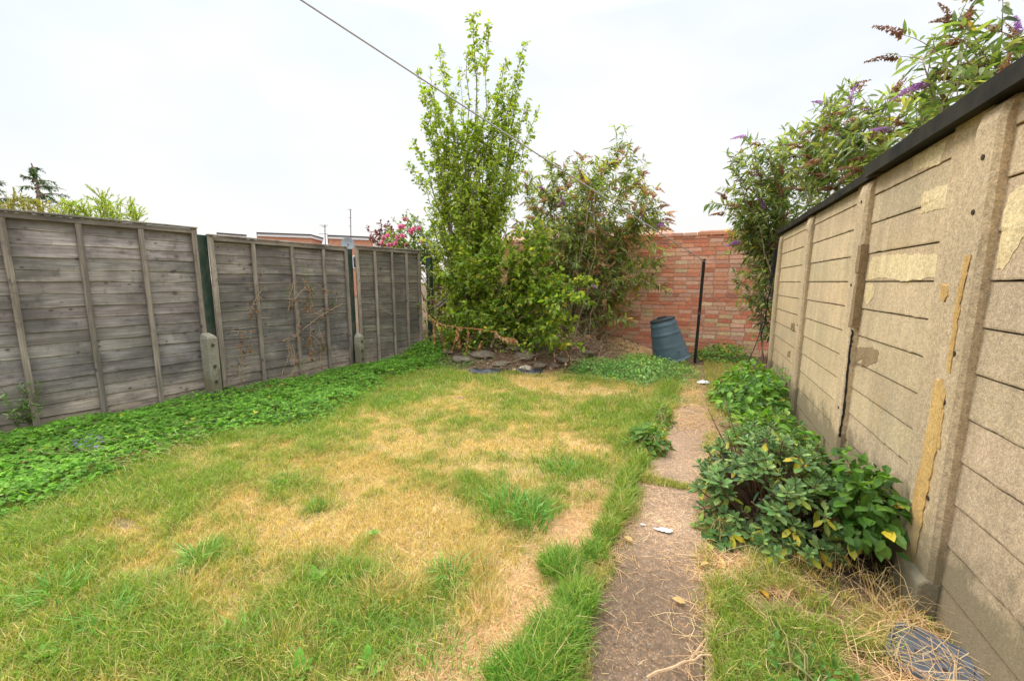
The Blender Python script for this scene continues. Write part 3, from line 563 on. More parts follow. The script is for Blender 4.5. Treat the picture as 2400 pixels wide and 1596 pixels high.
def low_roof(px0, px1, py, Y, lab, dz=.9):
    a = atY(px0, py, Y); b = atY(px1, py, Y); z = (a[2] + b[2]) / 2; root = tag(empty('tiled_roof_house', ((a[0] + b[0]) / 2, Y, 0)), lab, 'house')
    m_ = MB(); x0, x1 = a[0], b[0]
    V = A([x0, Y, z], [x1, Y, z], [x0 - .8, Y - 2.2, z - dz], [x1 + .8, Y - 2.2, z - dz], [x0 - .8, Y + 2.2, z - dz], [x1 + .8, Y + 2.2, z - dz]); m_.add(V, [np.array([[0, 1, 3, 2], [1, 0, 4, 5]]), np.array([[0, 2, 4], [1, 5, 3]])]); m_.build('roof', M_TILE, root)
    m_ = MB(); m_.box(((x0 + x1) / 2, Y, (z - dz) / 2), (x1 - x0 + 1, 3.9, z - dz)); m_.build('wall', M_FARB, root)
    m_ = MB(); m_.tube([(x0 + .2, Y, z + .02), (x1 - .2, Y, z + .02)], .09, 8); m_.build('ridge', M_TILE, root)
    m_ = MB(); m_.tube([(x1 - .8, Y, z), (x1 - .8, Y, z + .28)], .07, 8); m_.build('flue', M_SLATE, root)
low_roof(1170, 1540, 534, 22, 'tiled roof showing above the brick wall behind the central buddleia')
low_roof(1602, 1760, 534, 24, 'tiled roof showing above the brick wall at its right hand end')

# ------------------------------------------------------------------ plants: generators
def leaves_on(mb, P, n, L, T, C, ang=55, droop=.2, t0=0., jit=.35, sp=.0, var=.25, up=.9):
    n = int(n)
    if n < 1: return
    t = t0 + (1 - t0) * (np.arange(n) + U(0, 1, n)) / n; p, tg = along(P, t)
    r = rv(n); r = norm(r - tg * (r * tg).sum(1, keepdims=True)); a = np.radians(ang + rng.normal(size=n) * 12)[:, None]
    f = tg * np.cos(a) + r * np.sin(a) + A(0, 0, -droop) + rv(n) * jit
    scatter(mb, *T, p + r * sp * U(0, 1, (n, 1)), f, A(0, 0, up) + rv(n) * .7, L * (1 + rng.normal(size=n) * var).clip(.45, 1.7), C(n))
def spike_t(seed=1):
    r = np.random.default_rng(seed); V = []; F = []
    for k in range(80):
        t = (k + r.random()) / 80; a = r.random() * 6.28; R_ = .11 * (1 - t * .93) + .012; c = A(math.cos(a) * R_, t, math.sin(a) * R_ - .25 * t * t); s_ = .075 * (1.2 - t * .7)
        d = norm(r.normal(size=3)); e = norm(np.cross(d, r.normal(size=3)))
        V += [c + d * s_, c - d * s_ * .5 + e * s_, c - d * s_ * .5 - e * s_]; F.append([3 * k, 3 * k + 1, 3 * k + 2])
    return A(*V), [np.array(F)]
SPIKE = spike_t()
def frame_of(root_loc, lab, cat, name, group=None): return tag(empty(name, root_loc), lab, cat, group)

G_TREE = [(.26, .36, .045), (.34, .44, .06), (.43, .51, .085), (.18, .27, .035), (.52, .54, .12)]
G_YEL = [(.26, .36, .04), (.34, .42, .06), (.17, .28, .035), (.44, .45, .06), (.12, .20, .03)]
G_BUD = [(.15, .22, .075), (.21, .29, .09), (.29, .35, .12), (.09, .14, .05), (.36, .38, .13)]
G_DARK = [(.05, .105, .05), (.08, .15, .06), (.11, .19, .075), (.035, .07, .035)]
G_COV = [(.13, .29, .03), (.18, .37, .04), (.25, .45, .06), (.09, .20, .025)]
G_BRAM = [(.11, .25, .03), (.17, .33, .045), (.24, .40, .06), (.07, .16, .025)]
YELLOW = (.62, .48, .05); BROWN = (.30, .15, .07)

# ---- the tall upright tree
base = A(-3.72, 6.35, .25); root = frame_of(tuple(base), 'tall upright multi stemmed tree with small light green leaves rising above everything', 'tree', 'tall_tree')
wd = MB(); lf = MB()
tops = [(1091, 28, 6.4), (1124, 52, 6.4), (1100, 150, 6.3), (1012, 112, 6.3), (1204, 112, 6.5), (1166, 135, 6.6), (1155, 190, 6.4), (1243, 245, 6.7), (1215, 225, 6.6), (962, 162, 6.3), (985, 210, 6.2),
        (944, 378, 6.1), (958, 330, 6.2), (1190, 300, 6.6), (1060, 185, 6.5), (1040, 215, 6.1), (1130, 220, 6.2), (1185, 240, 6.4), (1085, 260, 6.0), (1000, 300, 6.4), (975, 480, 6.1), (1175, 400, 6.4), (1150, 330, 6.1), (1020, 340, 6.0),
        (1110, 380, 6.0), (1060, 420, 5.9), (1180, 480, 6.2), (1005, 520, 6.0), (1140, 520, 6.0), (1060, 300, 6.6), (1170, 560, 6.1), (990, 590, 6.1), (1075, 120, 6.4), (1020, 180, 6.2), (990, 150, 6.3), (1165, 200, 6.5), (1200, 170, 6.5), (1140, 270, 6.3), (975, 270, 6.2), (1010, 250, 6.2), (1195, 350, 6.5), (1165, 270, 6.6), (965, 400, 6.1), (990, 370, 6.3), (1080, 340, 6.2), (1190, 520, 6.3), (975, 550, 6.2), (1130, 430, 6.2), (1035, 480, 6.2)]
for k, (px, py, Y) in enumerate(tops):
    tip = atY(px, py, Y + U(-.15, .15)); b0 = base + A(U(-.22, .3), U(-.25, .25), -.05); out = (tip - b0) * A(1, 1, 0)
    P = bez(b0, tip, out * -.14 + A(U(-.06, .06), U(-.06, .06), 0), 14, .022); L = np.linalg.norm(tip - b0)
    r0 = .028 if k % 4 == 0 else .016; wd.tube(P, np.linspace(r0, .003, 14), 6, (.20, .155, .115))
    ns = int(L * 11); low = .10 if k % 3 else .22
    for t in low + (1 - low) * (np.arange(ns) + U(0, 1, ns)) / ns:
        p, tg = along(P, np.array([min(t, .995)])); p = p[0]; tg = tg[0]
        if fbm(p[0] * 1., p[2], 2.1, 31, 2) < .33 and t > .35: continue
        d = norm(rv(1)[0] * A(1, 1, .3)); Ls = U(.16, .46) * (1.08 - .72 * t) ; q_ = bez(p, p + norm(d * .75 + tg * .8) * Ls, A(0, 0, -.02), 5)
        wd.tube(q_, np.linspace(.004, .0015, 5), 3, (.22, .18, .12), cap=False)
        leaves_on(lf, q_, U(9, 15) * (1.25 - .45 * t) * (Ls / .3) ** .6 * 2.0, .062, LEAF, lambda n: pal(n, G_TREE, [3, 4, 3, 2, 1.4]), 60, .35, .05, .5, .03)
    leaves_on(lf, P, L * (1 - .55) * 26, .058, LEAF, lambda n: pal(n, G_TREE, [2, 4, 4, 1, 2]), 55, .25, .62, .4, .02)
wd.tube(bez(base + A(.02, 0, -.1), base + A(.05, .05, 2.2), (.03, 0, 0), 8, .02), np.linspace(.06, .03, 8), 8, (.10, .08, .065))
wd.tube(bez(base + A(-.12, .1, -.1), base + A(-.2, .05, 1.9), (.03, 0, 0), 8, .02), np.linspace(.05, .025, 8), 8, (.10, .08, .065))
wd.build('trunk', M_BARK, root, smooth=True); lf.build('crown', M_LEAF, root)

# ---- generic arching shrub
def shrub(name, lab, cat, base, tips, T, L, cols, wts, spread=.25, per_m=14, lpm=45, ang=60, droop=.35, side=(.15, .45), spike=None, spikes=0., bark=(.30, .22, .15), mat=None, bend=.22, r0=.012, t0=.3, dead=0, spikecols=None, spl=(.13, .22), yellow=.03, part='foliage'):
    base = A(*base); root = frame_of(tuple(base), lab, cat, name); wd = MB(); lf = MB(); sp = MB(); ends = []
    C = lambda n: np.where(rng.random((n, 1)) < yellow, pal(n, [YELLOW, (.5, .42, .08)]), pal(n, cols, wts))
    for k, tip in enumerate(tips):
        tip = A(*tip); b0 = base + rng.normal(size=3) * A(spread, spread, 0.02) * .5; L0 = np.linalg.norm(tip - b0)
        P = bez(b0, tip, A(0, 0, bend * L0 * .5) + rng.normal(size=3) * .03 * L0, 12, .012 * L0); wd.tube(P, np.linspace(r0, .003, 12), 5, bark); ends.append((P, 1.0))
        ns = int(L0 * per_m)
        for t in t0 + (1 - t0) * (np.arange(ns) + U(0, 1, ns)) / max(ns, 1):
            p, tg = along(P, np.array([min(t, .99)])); p = p[0]; tg = tg[0]; d = norm(rv(1)[0] + A(0, 0, .35)); Ls = U(*side)
            q_ = bez(p, p + norm(d * .8 + tg * .55) * Ls, A(0, 0, .06 * Ls), 5); wd.tube(q_, np.linspace(.004, .0015, 5), 3, bark, cap=False)
            leaves_on(lf, q_, Ls * lpm, L, T, C, ang, droop, .1, .4)
            if rng.random() < .5: ends.append((q_, .8))
        leaves_on(lf, P, L0 * (1 - t0) * lpm * .6, L, T, C, ang, droop, max(t0, .55), .35)
    for k in range(dead):                             # bare pale twigs
        tip = A(*tips[rng.integers(len(tips))]); b0 = base + rng.normal(size=3) * spread * .5; e = b0 * .25 + tip * .75 + rng.normal(size=3) * .3; e[2] = max(e[2], .15)
        wd.tube(bez(b0, e, rng.normal(size=3) * .12, 9, .02), np.linspace(.006, .002, 9), 4, (.42, .31, .20))
    wd.build('stems', M_BARK, root, smooth=True); lf.build(part, mat or M_LEAF, root)
    if spikes:
        for P, w_ in ends:
            if rng.random() > spikes * w_: continue
            tg = norm(P[-1] - P[-2]); c = pal(1, *spikecols, var=.12)[0]
            for q_ in range(1 + (rng.random() < .35)):
                scatter(sp, *SPIKE, P[-1][None], (tg * A(1, 1, .4) + A(0, 0, .1) + rv(1)[0] * .35)[None], rv(1) * .3 + A(0, 0, 1), U(*spl), c)
        sp.build('flower_spikes', M_PETAL, root)
    return root
SPB = ([(.50, .28, .15), (.36, .20, .11), (.58, .36, .20), (.42, .20, .40)], [5, 3, 3, .5])
cb = (-2.15, 7.2, .35)
tp = [(1188, 432), (1216, 402), (1268, 380), (1300, 392), (1330, 388), (1372, 392), (1402, 378), (1430, 345), (1452, 382), (1476, 405), (1486, 440), (1498, 468), (1518, 480), (1506, 515), (1500, 555), (1512, 600), (1522, 655), (1440, 640), (1404, 735),
      (1252, 440), (1340, 430), (1300, 470), (1440, 460), (1390, 450), (1330, 520), (1226, 480), (1460, 540), (1420, 560), (1290, 560), (1205, 520), (1370, 620), (1470, 600), (1380, 700), (1360, 770), (1240, 620), (1340, 730), (1320, 690), (1400, 660), (1450, 720), (1290, 560), (1350, 560), (1425, 620), (1440, 740), (1390, 760), (1350, 780), (1300, 770), (1465, 660), (1280, 620), (1260, 660), (1430, 690), (1400, 600), (1310, 640), (1270, 690), (1400, 520)]
shrub('buddleia_bush', 'large sprawling buddleia with faded brown flower spikes in front of the brick wall', 'shrub', cb, [atY(x, y, U(6.9, 7.9) if x < 1480 else U(7.3, 8.0)) for x, y in tp],
      LANCE, .115, G_BUD + [(.34, .34, .08), (.28, .36, .07)], [3, 4, 3, 1, 3, 2, 3], .5, 10, 48, 55, .35, (.12, .45), True, .85, dead=110, spikecols=SPB, yellow=.05, t0=.28)
tp = [(1020, 640), (1080, 600), (1130, 590), (1180, 640), (1230, 660), (1265, 700), (1290, 740), (1240, 760), (1200, 800), (1160, 700), (1100, 690), (1060, 730), (1130, 780), (1090, 800), (1180, 755), (1150, 840), (1240, 590), (1210, 620), (1290, 640), (1030, 780), (1120, 650), (1255, 545), (1220, 560), (1330, 690), (1310, 740), (1350, 650), (1280, 650), (1210, 720), (1180, 590), (1290, 790), (1040, 820), (1020, 740), (1170, 810)]
shrub('light_green_shrub', 'bushy light green broad leaved shrub at the foot of the tall tree', 'shrub', (-3.0, 6.1, .3), [atY(x, y, U(5.5, 6.5)) for x, y in tp], LEAF, .072, G_YEL, [3, 3, 3, 1, 2.5], .6, 17, 80, 60, .35, (.12, .40), yellow=.02, t0=.1, dead=14)
SPP = ([(.33, .17, .09), (.25, .13, .075), (.40, .22, .12), (.46, .22, .56), (.52, .28, .62)], [4, 3, 3, .5, .3])
tp = [(2190, 48), (2225, 42), (2140, 108), (2122, 128), (2165, 150), (2245, 118), (2300, 72), (2345, 78), (2352, 105), (2262, 150), (2305, 165), (2205, 190), (2235, 240), (2335, 170), (2280, 215), (2195, 165), (2360, 130), (2215, 130), (2250, 200)]
shrub('buddleia_bush', 'tallest buddleia tips against the sky over the nearest part of the concrete wall', 'shrub', (1.75, 3.9, 1.3), [atY(x, y, U(3.9, 4.4)) for x, y in tp], LANCE, .115, G_BUD, [3, 4, 3, 1, 2], .3, 4.5, 34, 55, .45, (.10, .26), True, .42, spikecols=SPP, spl=(.13, .22), t0=.4, yellow=.02)
tp = [(1897, 240), (1922, 236), (1955, 238), (2000, 244), (2050, 228), (2100, 240), (2145, 262), (2180, 235), (1842, 302), (1858, 328), (1885, 285), (1990, 285), (2062, 290), (1962, 330), (2105, 300), (1905, 355), (1800, 345), (2030, 330), (1940, 300), (1870, 380), (1835, 360), (2150, 225), (1975, 300), (1925, 330)]
shrub('buddleia_bush', 'middle buddleia with purple flowers leaning over the concrete wall roof edge', 'shrub', (1.6, 5.4, 1.0), [atY(x, y, np.interp(x, [1800, 2180], [6.4, 4.3]) + U(-.2, .2)) for x, y in tp], LANCE, .115, G_BUD, [3, 4, 3, 1, 3], .5, 7, 36, 55, .45, (.12, .34), True, .5, spikecols=SPP, spl=(.12, .21), t0=.4, yellow=.02)
tp = [(1692, 392), (1702, 372), (1732, 350), (1750, 334), (1792, 342), (1782, 384), (1690, 440), (1664, 472), (1684, 500), (1712, 420), (1826, 400), (1850, 430), (1752, 424), (1722, 540), (1694, 560), (1762, 480), (1800, 450), (1732, 620), (1762, 640), (1722, 680), (1744, 725), (1700, 652), (1768, 700), (1740, 580), (1700, 500), (1790, 420), (1740, 460), (1755, 560), (1770, 600), (1760, 760), (1880, 420), (1850, 380), (1770, 520), (1730, 500)]
shrub('buddleia_bush', 'leafy buddleia drooping round the far end of the concrete wall onto the brick wall', 'shrub', (1.25, 7.0, .1), [atY(x, y, U(6.5, 7.5)) for x, y in tp], LANCE, .11, G_BUD, [3, 3, 2, 2, 2], .3, 8, 40, 55, .45, (.12, .36), True, .42, spikecols=SPP, t0=.35, yellow=.015, bend=.3)

# ---- rose, climber, purple plum, shrubs beyond the fence end
def roses(root, pts, Y, r=.045):
    for px, py in pts:
        mb = MB(); c = atY(px, py, Y + U(-.15, .15)); n = 26; d = rv(n); d[:, 1] = -np.abs(d[:, 1]) * .7; d = norm(d)
        scatter(mb, *LEAF, np.repeat(c[None], n, 0) + d * r * .1, d, rv(n), np.stack([np.full(n, r * 2.0), np.full(n, r), np.full(n, r)], 1), pal(n, [(.92, .30, .50), (.94, .48, .64), (.88, .18, .40)], var=.1)); mb.build('bloom', M_PETAL, root)
tp = [(935, 505), (925, 520), (965, 525), (890, 560), (905, 565), (880, 545), (950, 545), (975, 560), (915, 540), (900, 550), (950, 575), (985, 540), (960, 500), (1000, 560), (930, 560)]
rt = shrub('climbing_rose', 'rose bush with bright pink blooms poking over the far end of the fence', 'rose', (-5.0, 7.2, .9), [atY(x, y, U(6.6, 7.2)) for x, y in tp], LEAF, .055, [(.16, .26, .05), (.22, .31, .06), (.10, .17, .03), (.30, .35, .07)], None, .5, 12, 60, 60, .2, (.1, .3), t0=.45, bend=.05)
roses(rt, [(933, 505), (928, 522), (922, 523), (965, 527), (953, 528), (948, 535), (973, 556), (893, 543), (916, 548), (927, 544), (880, 560), (896, 565), (905, 563), (912, 561), (936, 565), (884, 548), (945, 532)], 6.7, .05)
tp = [(1000, 570), (1020, 540), (990, 610), (1010, 600), (1000, 650), (990, 700), (1015, 640), (1030, 600), (985, 740), (1030, 690), (975, 590), (1050, 560), (1010, 520), (1000, 720), (1040, 640)]
shrub('yellow_green_shrub', 'loose yellow green bush between the fence end and the tall tree', 'shrub', (-4.75, 7.1, .1), [atY(x, y, U(6.6, 7.3)) for x, y in tp], LEAF, .062, [(.24, .28, .05), (.33, .33, .05), (.15, .20, .04), (.10, .13, .03)], None, .5, 10, 48, 60, .25, (.12, .35), t0=.1, bend=.05, yellow=.05)
cl = shrub('climber', 'small leaved climber scrambling over the last fence post', 'climber', (-4.05, 5.85, .05), [atY(x, y, 5.75) for x, y in ((985, 620), (975, 680), (990, 700), (970, 760), (1000, 740), (985, 790), (960, 700), (1005, 690), (965, 810), (995, 820), (1010, 790))], LEAF, .045, G_YEL, None, .12, 10, 42, 60, .3, (.06, .2), t0=.15, bend=.0, r0=.005)
roses(cl, [(994, 695)], 5.75, .03)
tp = [(868, 540), (880, 532), (895, 535), (905, 540), (915, 538), (860, 545)]
shrub('plum_tree', 'distant purple leaved tree just behind the pink roses', 'tree', at_r(888, 600, 24) * A(1, 1, 0), [at_r(x, y, 24 + U(-1, 1)) for x, y in tp], LEAF, .18, [(.17, .045, .06), (.10, .03, .04), (.22, .07, .08)], None, 1., 3, 22, 60, .2, (.3, .8), t0=.6, bend=.02, r0=.05, yellow=0)

# ---- conifers and a yellow green conifer hedge beyond the left fence
def conifer(px, py, Xw, lab, H_, spread_, cols, nb=60, lean=.0, seed=0):
    top = atX(px, py, Xw); root = frame_of((top[0], top[1], 0), lab, 'conifer', 'conifer_tree'); wd = MB(); lf = MB()
    P = bez((top[0], top[1], 0), top, (0, 0, 0), 10, .03); wd.tube(P, np.linspace(.11, .012, 10), 7, (.30, .22, .17))
    for k in range(nb):
        t = (k + rng.random()) / nb; z = top[2] - .1 - t * H_; a = U(0, 6.28); L = (.10 + spread_ * t ** .85) * U(.55, 1.1)
        if fbm(a, z, 1.5, 40 + seed, 2) < .34: continue
        p = A(top[0], top[1], z); d = A(math.cos(a), math.sin(a), .25); q_ = bez(p, p + d * L + A(0, 0, -.12 * L), (0, 0, .12 * L), 7); wd.tube(q_, np.linspace(.02, .004, 7), 4, (.28, .2, .15))
        for t2 in U(.2, 1, int(8 + L * 26)):
            pp, tg = along(q_, np.array([t2])); e = pp[0] + (tg[0] * .5 + rv(1)[0] * .5 + A(0, 0, -.25)) * U(.05, .15)
            leaves_on(lf, np.array([pp[0], (pp[0] + e) / 2, e]), 14, .042, LANCE, lambda n: pal(n, cols), 35, .2, 0, .3, .0)
    wd.build('trunk', M_BARK, root); lf.build('crown', M_LEAF, root)
CF = [(.07, .14, .06), (.10, .18, .07), (.15, .21, .08), (.055, .10, .045)]
conifer(72, 376, -14.5, 'pointed dark conifer standing clear of the fence top, left background', 2.6, 1.35, CF, 85)
conifer(-22, 395, -14.0, 'second dark conifer cut off by the left edge of the view', 2.6, 1.0, CF, 70, seed=3)
def hedge_clump(name, lab, px0, px1, X, tops_, cols):
    b = atX((px0 + px1) / 2, 520, X); tips = []
    for x, y in tops_: tips.append(atX(x, y, X + U(-.4, .4)))
    return shrub(name, lab, 'conifer', (b[0], b[1], .3), tips, LANCE, .05, cols, None, 1.0, 16, 120, 30, -.15, (.12, .3), t0=.5, bend=-.02, r0=.03, yellow=0)
hedge_clump('conifer_bush', 'bright yellow green conifer bush peeking above the first fence panel', 140, 320, -10.5, [(152, 470), (168, 472), (185, 478), (205, 482), (232, 452), (240, 462), (222, 468), (255, 474), (268, 480), (292, 464), (300, 478), (312, 492), (145, 485), (196, 490), (246, 488), (280, 490), (176, 490), (320, 498)], [(.28, .42, .03), (.38, .46, .04), (.20, .32, .02), (.48, .48, .06)])
hedge_clump('conifer_bush', 'dull golden conifer bush below the dark conifers at far left', 0, 130, -11.5, [(10, 470), (35, 462), (55, 468), (75, 478), (100, 470), (118, 482), (125, 488), (20, 480), (90, 484)], [(.32, .30, .07), (.40, .34, .08), (.22, .22, .05)])

# ---- rosette shrub by the concrete wall
base = A(.47, 2.52, 0); root = frame_of(tuple(base), 'rounded shrub with rosettes of blue green leaves between path and concrete wall', 'shrub', 'rosette_shrub'); wd = MB(); lf = MB()
tips = []; n_ = 0
while len(tips) < 215 and n_ < 9000:
    n_ += 1; d = rv(1)[0]
    if d[2] < -.15: continue
    p = A(.43, 2.56, .12) + d * A(.37, .52, .36) * U(.72, 1.04)
    if p[0] > .84 or p[2] < .08 or fbm(p[0], p[1] + p[2], 6, 60, 2) < .33: continue
    if all(np.linalg.norm((p - q_)) > .045 for q_ in tips): tips.append(p)
for p in tips:
    b0 = base + A(U(-.12, .12), U(-.16, .16), 0); P = bez(b0, p, A((b0 - p)[0] * -.1, 0, -.05), 8, .008); wd.tube(P, np.linspace(.007, .0035, 8), 5, (.16, .09, .055))
    tg = norm(norm(P[-1] - P[-3]) + A(0, 0, .8)); n = rng.integers(12, 17); a0 = U(0, 6.28)
    a = a0 + np.arange(n) * 2.4; el = np.linspace(.05, 1.0, n); u_ = norm(np.cross(tg, A(1, 0, 0))); v_ = np.cross(tg, u_)
    f = (np.cos(a)[:, None] * u_ + np.sin(a)[:, None] * v_) * np.cos(el)[:, None] + tg * np.sin(el)[:, None]; pos = p[None] + tg * (np.linspace(-.028, .012, n)[:, None])
    L = np.linspace(.066, .030, n) * U(.85, 1.2); c = pal(n, [(.085, .165, .055), (.13, .235, .07), (.24, .35, .11), (.06, .105, .03)], [3, 4, 3, 2], .15)
    if rng.random() < .45: k = rng.integers(1, 5); c[:k] = pal(k, [(.50, .52, .07), (.60, .50, .06), (.30, .38, .08)]); f[:k, 2] -= .8; L[:k] *= 1.15
    scatter(lf, *OVAL, pos, f, np.repeat(tg[None], n, 0) + rv(n) * .25, L, c)
for k in range(60):
    b0 = base + A(U(-.12, .12), U(-.16, .16), 0); e = A(.44, 2.6, .2) + rv(1)[0] * A(.3, .45, .25); e[2] = abs(e[2]); P = bez(b0, e, rng.normal(size=3) * .03, 7); wd.tube(P, .003, 4, (.18, .11, .07))
    leaves_on(lf, P, 9, .06, OVAL, lambda n: pal(n, [(.08, .14, .07), (.2, .25, .08)]), 60, .3, .4)
for tx, ty, tz in ((.10, 2.75, .52), (.20, 2.9, .55)): wd.tube(bez(base + A(-.05, .1, 0), (tx, ty, tz), (0, 0, -.03), 6), np.linspace(.006, .003, 6), 5, (.17, .10, .06))
wd.build('stems', M_BARK, root, smooth=True); lf.build('foliage', M_GLOSS, root)

# ---- brambles and weeds
def mound(name, lab, cat, c, r, n, T, L, cols, wts=None, mat=None, zb=0, h0=.35, yellow=.02, xmax=9., stems=30, sc_=.0, part='foliage', shell=.55, drp=.45):
    c = A(*c); r = A(*r); root = frame_of((c[0], c[1], zb), lab, cat, name); lf = MB(); wd = MB(); d = rv(n * 2); d[:, 2] = np.abs(d[:, 2]); p = c + d * r * U(shell, 1.05, (n * 2, 1)) * (.75 + .5 * fbm(d[:, 0] * 2 + c[0], d[:, 1] * 2 + d[:, 2], 1.6, int(c[1] * 7), 2))[:, None]
    p = p[(p[:, 0] < xmax) & (p[:, 2] > zb)][:n]; k = len(p); dd = norm(p - c)
    f = norm(dd * A(1, 1, .3) + rv(k) * .8 + A(0, 0, -drp)); col = np.where(rng.random((k, 1)) < yellow, pal(k, [YELLOW, BROWN]), pal(k, cols, wts))
    scatter(lf, *T, p, f, A(0, 0, 1.1) + dd * .5 + rv(k) * .35, L * (1 + rng.normal(size=k) * .25).clip(.5, 1.6), col)
    for q_ in range(stems):
        e = p[rng.integers(k)]; b0 = A(c[0] + U(-.4, .4) * r[0], c[1] + U(-.4, .4) * r[1], zb - .02); wd.tube(bez(b0, e, (0, 0, .08), 7, .006), .0028, 4, (.22, .20, .07))
    wd.build('stems', M_BARK, root); lf.build(part, mat or M_LEAF, root); return root
mound('bramble_patch', 'bright green bramble patch between the far path end and the concrete wall', 'bramble', (.62, 5.0, .0), (.40, .90, .38), 1500, LEAF, .072, G_BRAM, xmax=.86)
mound('bramble_patch', 'lower pale green bramble growth just behind the rosette shrub', 'bramble', (.60, 3.75, .0), (.28, .5, .24), 800, LEAF, .062, G_BRAM, xmax=.86)
mound('bramble_patch', 'dark green bramble sprays between the rosette shrub and the near pillar', 'bramble', (.78, 2.42, .18), (.16, .36, .28), 560, LEAF, .062, [(.055, .13, .02), (.09, .19, .03), (.14, .26, .04)], xmax=.868, stems=20, shell=.4)
for px, py, h in ((1985, 1095, .22), (2030, 1108, .15), (1875, 1000, .2), (1765, 905, .25)):
    g = atX(px, py, .85); P = bez((.82, g[1] - .05, .05), g, (0, 0, .02), 7)
    rt = frame_of((.82, float(g[1]), .05), {1985: 'young bramble shoot with pale leaves against the concrete wall above the near bramble', 2030: 'smaller pale bramble shoot closest to the near pillar', 1875: 'bramble shoot beside the second pillar above the rosette shrub', 1765: 'bramble shoot climbing at the base of the farthest pillar'}[px], 'bramble shoot', 'bramble_shoot')
    wd = MB(); wd.tube(P, .003, 4, (.2, .22, .06)); wd.build('stems', M_BARK, rt); lf = MB(); leaves_on(lf, P, 16, .055, LEAF, lambda n: pal(n, G_BRAM[1:3]), 60, .2, .4); lf.build('foliage', M_LEAF, rt)
mound('weed_patch', 'dense low blue green weeds in front of the compost bin', 'weeds', (-.62, 6.05, .0), (.66, .72, .24), 5200, LEAF, .036, [(.17, .34, .08), (.25, .42, .11), (.12, .25, .05), (.33, .47, .14)], zb=0, stems=50)
mound('weed_patch', 'scattered weeds along the edge of the rockery, left of the bin', 'weeds', (-1.30, 5.95, .0), (.55, .50, .19), 3000, LEAF, .035, [(.17, .34, .07), (.25, .42, .11), (.12, .25, .05)], zb=0, stems=40)
mound('weed_patch', 'leafy weeds at the foot of the brick wall right of the metal pole', 'weeds', (.45, 7.7, .0), (.5, .5, .28), 1200, LEAF, .05, G_BRAM, stems=30, yellow=.05)
mound('nettle_clump', 'coarse dark green weed spilling over the left edge of the path', 'weeds', (-.30, 3.28, .0), (.15, .22, .15), 330, LEAF, .062, [(.06, .15, .02), (.10, .21, .03), (.14, .26, .04)])
mound('weed_patch', 'small light green weeds creeping along the path edge past the dark weed', 'weeds', (-.24, 3.95, .0), (.10, .45, .12), 420, LEAF, .035, G_BRAM)
mound('weed_patch', 'low leafy weeds in the grass beside the near end of the path', 'weeds', (.40, 1.42, .0), (.17, .24, .07), 420, LEAF, .026, [(.09, .22, .04), (.13, .29, .05)], drp=.0, stems=14)
mound('weed_patch', 'small leaves sprouting under the rosette shrub at the path edge', 'weeds', (.17, 2.22, .0), (.10, .12, .08), 120, LEAF, .05, [(.07, .17, .04), (.11, .22, .04)])
mound('undergrowth', 'dark green undergrowth in the shade of the tall tree', 'weeds', (-3.1, 6.3, .25), (1.15, .75, .50), 3400, LEAF, .055, G_YEL[:3] + [(.06, .11, .02)], zb=.15, stems=60)
# wispy plant at the left fence
base = G(62, 1000); rt = frame_of(tuple(base), 'wispy upright plant with fine leaves standing against the nearest fence panel', 'plant', 'wispy_plant'); wd = MB(); lf = MB()
for px, py in ((12, 925), (45, 890), (60, 880), (85, 905), (100, 925), (70, 930), (25, 950), (52, 930), (5, 900), (90, 885)):
    e = atX(px, py, -5.0 + U(-.1, .08)); P = bez(base + rng.normal(size=3) * A(.03, .03, 0), e, (0, 0, .02), 9, .008); wd.tube(P, np.linspace(.004, .0015, 9), 4, (.22, .24, .10)); leaves_on(lf, P, 26, .045, LANCE, lambda n: pal(n, [(.14, .24, .06), (.22, .30, .1), (.3, .28, .34)], [4, 3, .6]), 55, .1, .3)
wd.build('stems', M_BARK, rt); lf.build('foliage', M_LEAF, rt)

# ---- dead brushwood tangled over the rockery
mb = MB()
for k in range(520):
    X_ = U(-3.3, -1.2); Y_ = U(5.7, 7.7); 
    if Y_ < BED_EDGE_Y(X_) + .15: continue
    z = float(height(X_, Y_)); a_ = U(0, 6.28); L = U(.15, .6); e = A(X_ + math.cos(a_) * L, Y_ + math.sin(a_) * L * .6, z + U(.0, .35)); mb.tube(bez((X_, Y_, z - .02), e, rng.normal(size=3) * .07, 7, .01), np.linspace(.004, .0015, 7), 3, pal(1, [(.33, .22, .13), (.22, .14, .09), (.45, .33, .2)])[0], cap=False)
lf_ = MB(); n = 2600; X_ = U(-3.6, -.9, n); Y_ = U(5.2, 7.8, n); kp = Y_ > BED_EDGE_Y(X_) + .02; X_, Y_ = X_[kp], Y_[kp]; n = len(X_)
scatter(mb, *LEAF, np.stack([X_, Y_, height(X_, Y_) + U(.0, .03, n)], 1), rv(n), A(0, 0, 1) + rv(n) * .6, .05 * U(.6, 1.3, n), pal(n, [(.28, .17, .09), (.18, .11, .065), (.40, .27, .15), (.12, .16, .04)]))
tag(mb.build('brushwood', M_DRYW, loc=A(0, 0, 0)), 'tangle of dead twigs and fallen leaves covering the rockery bank under the shrubs', 'brushwood', kind='stuff')

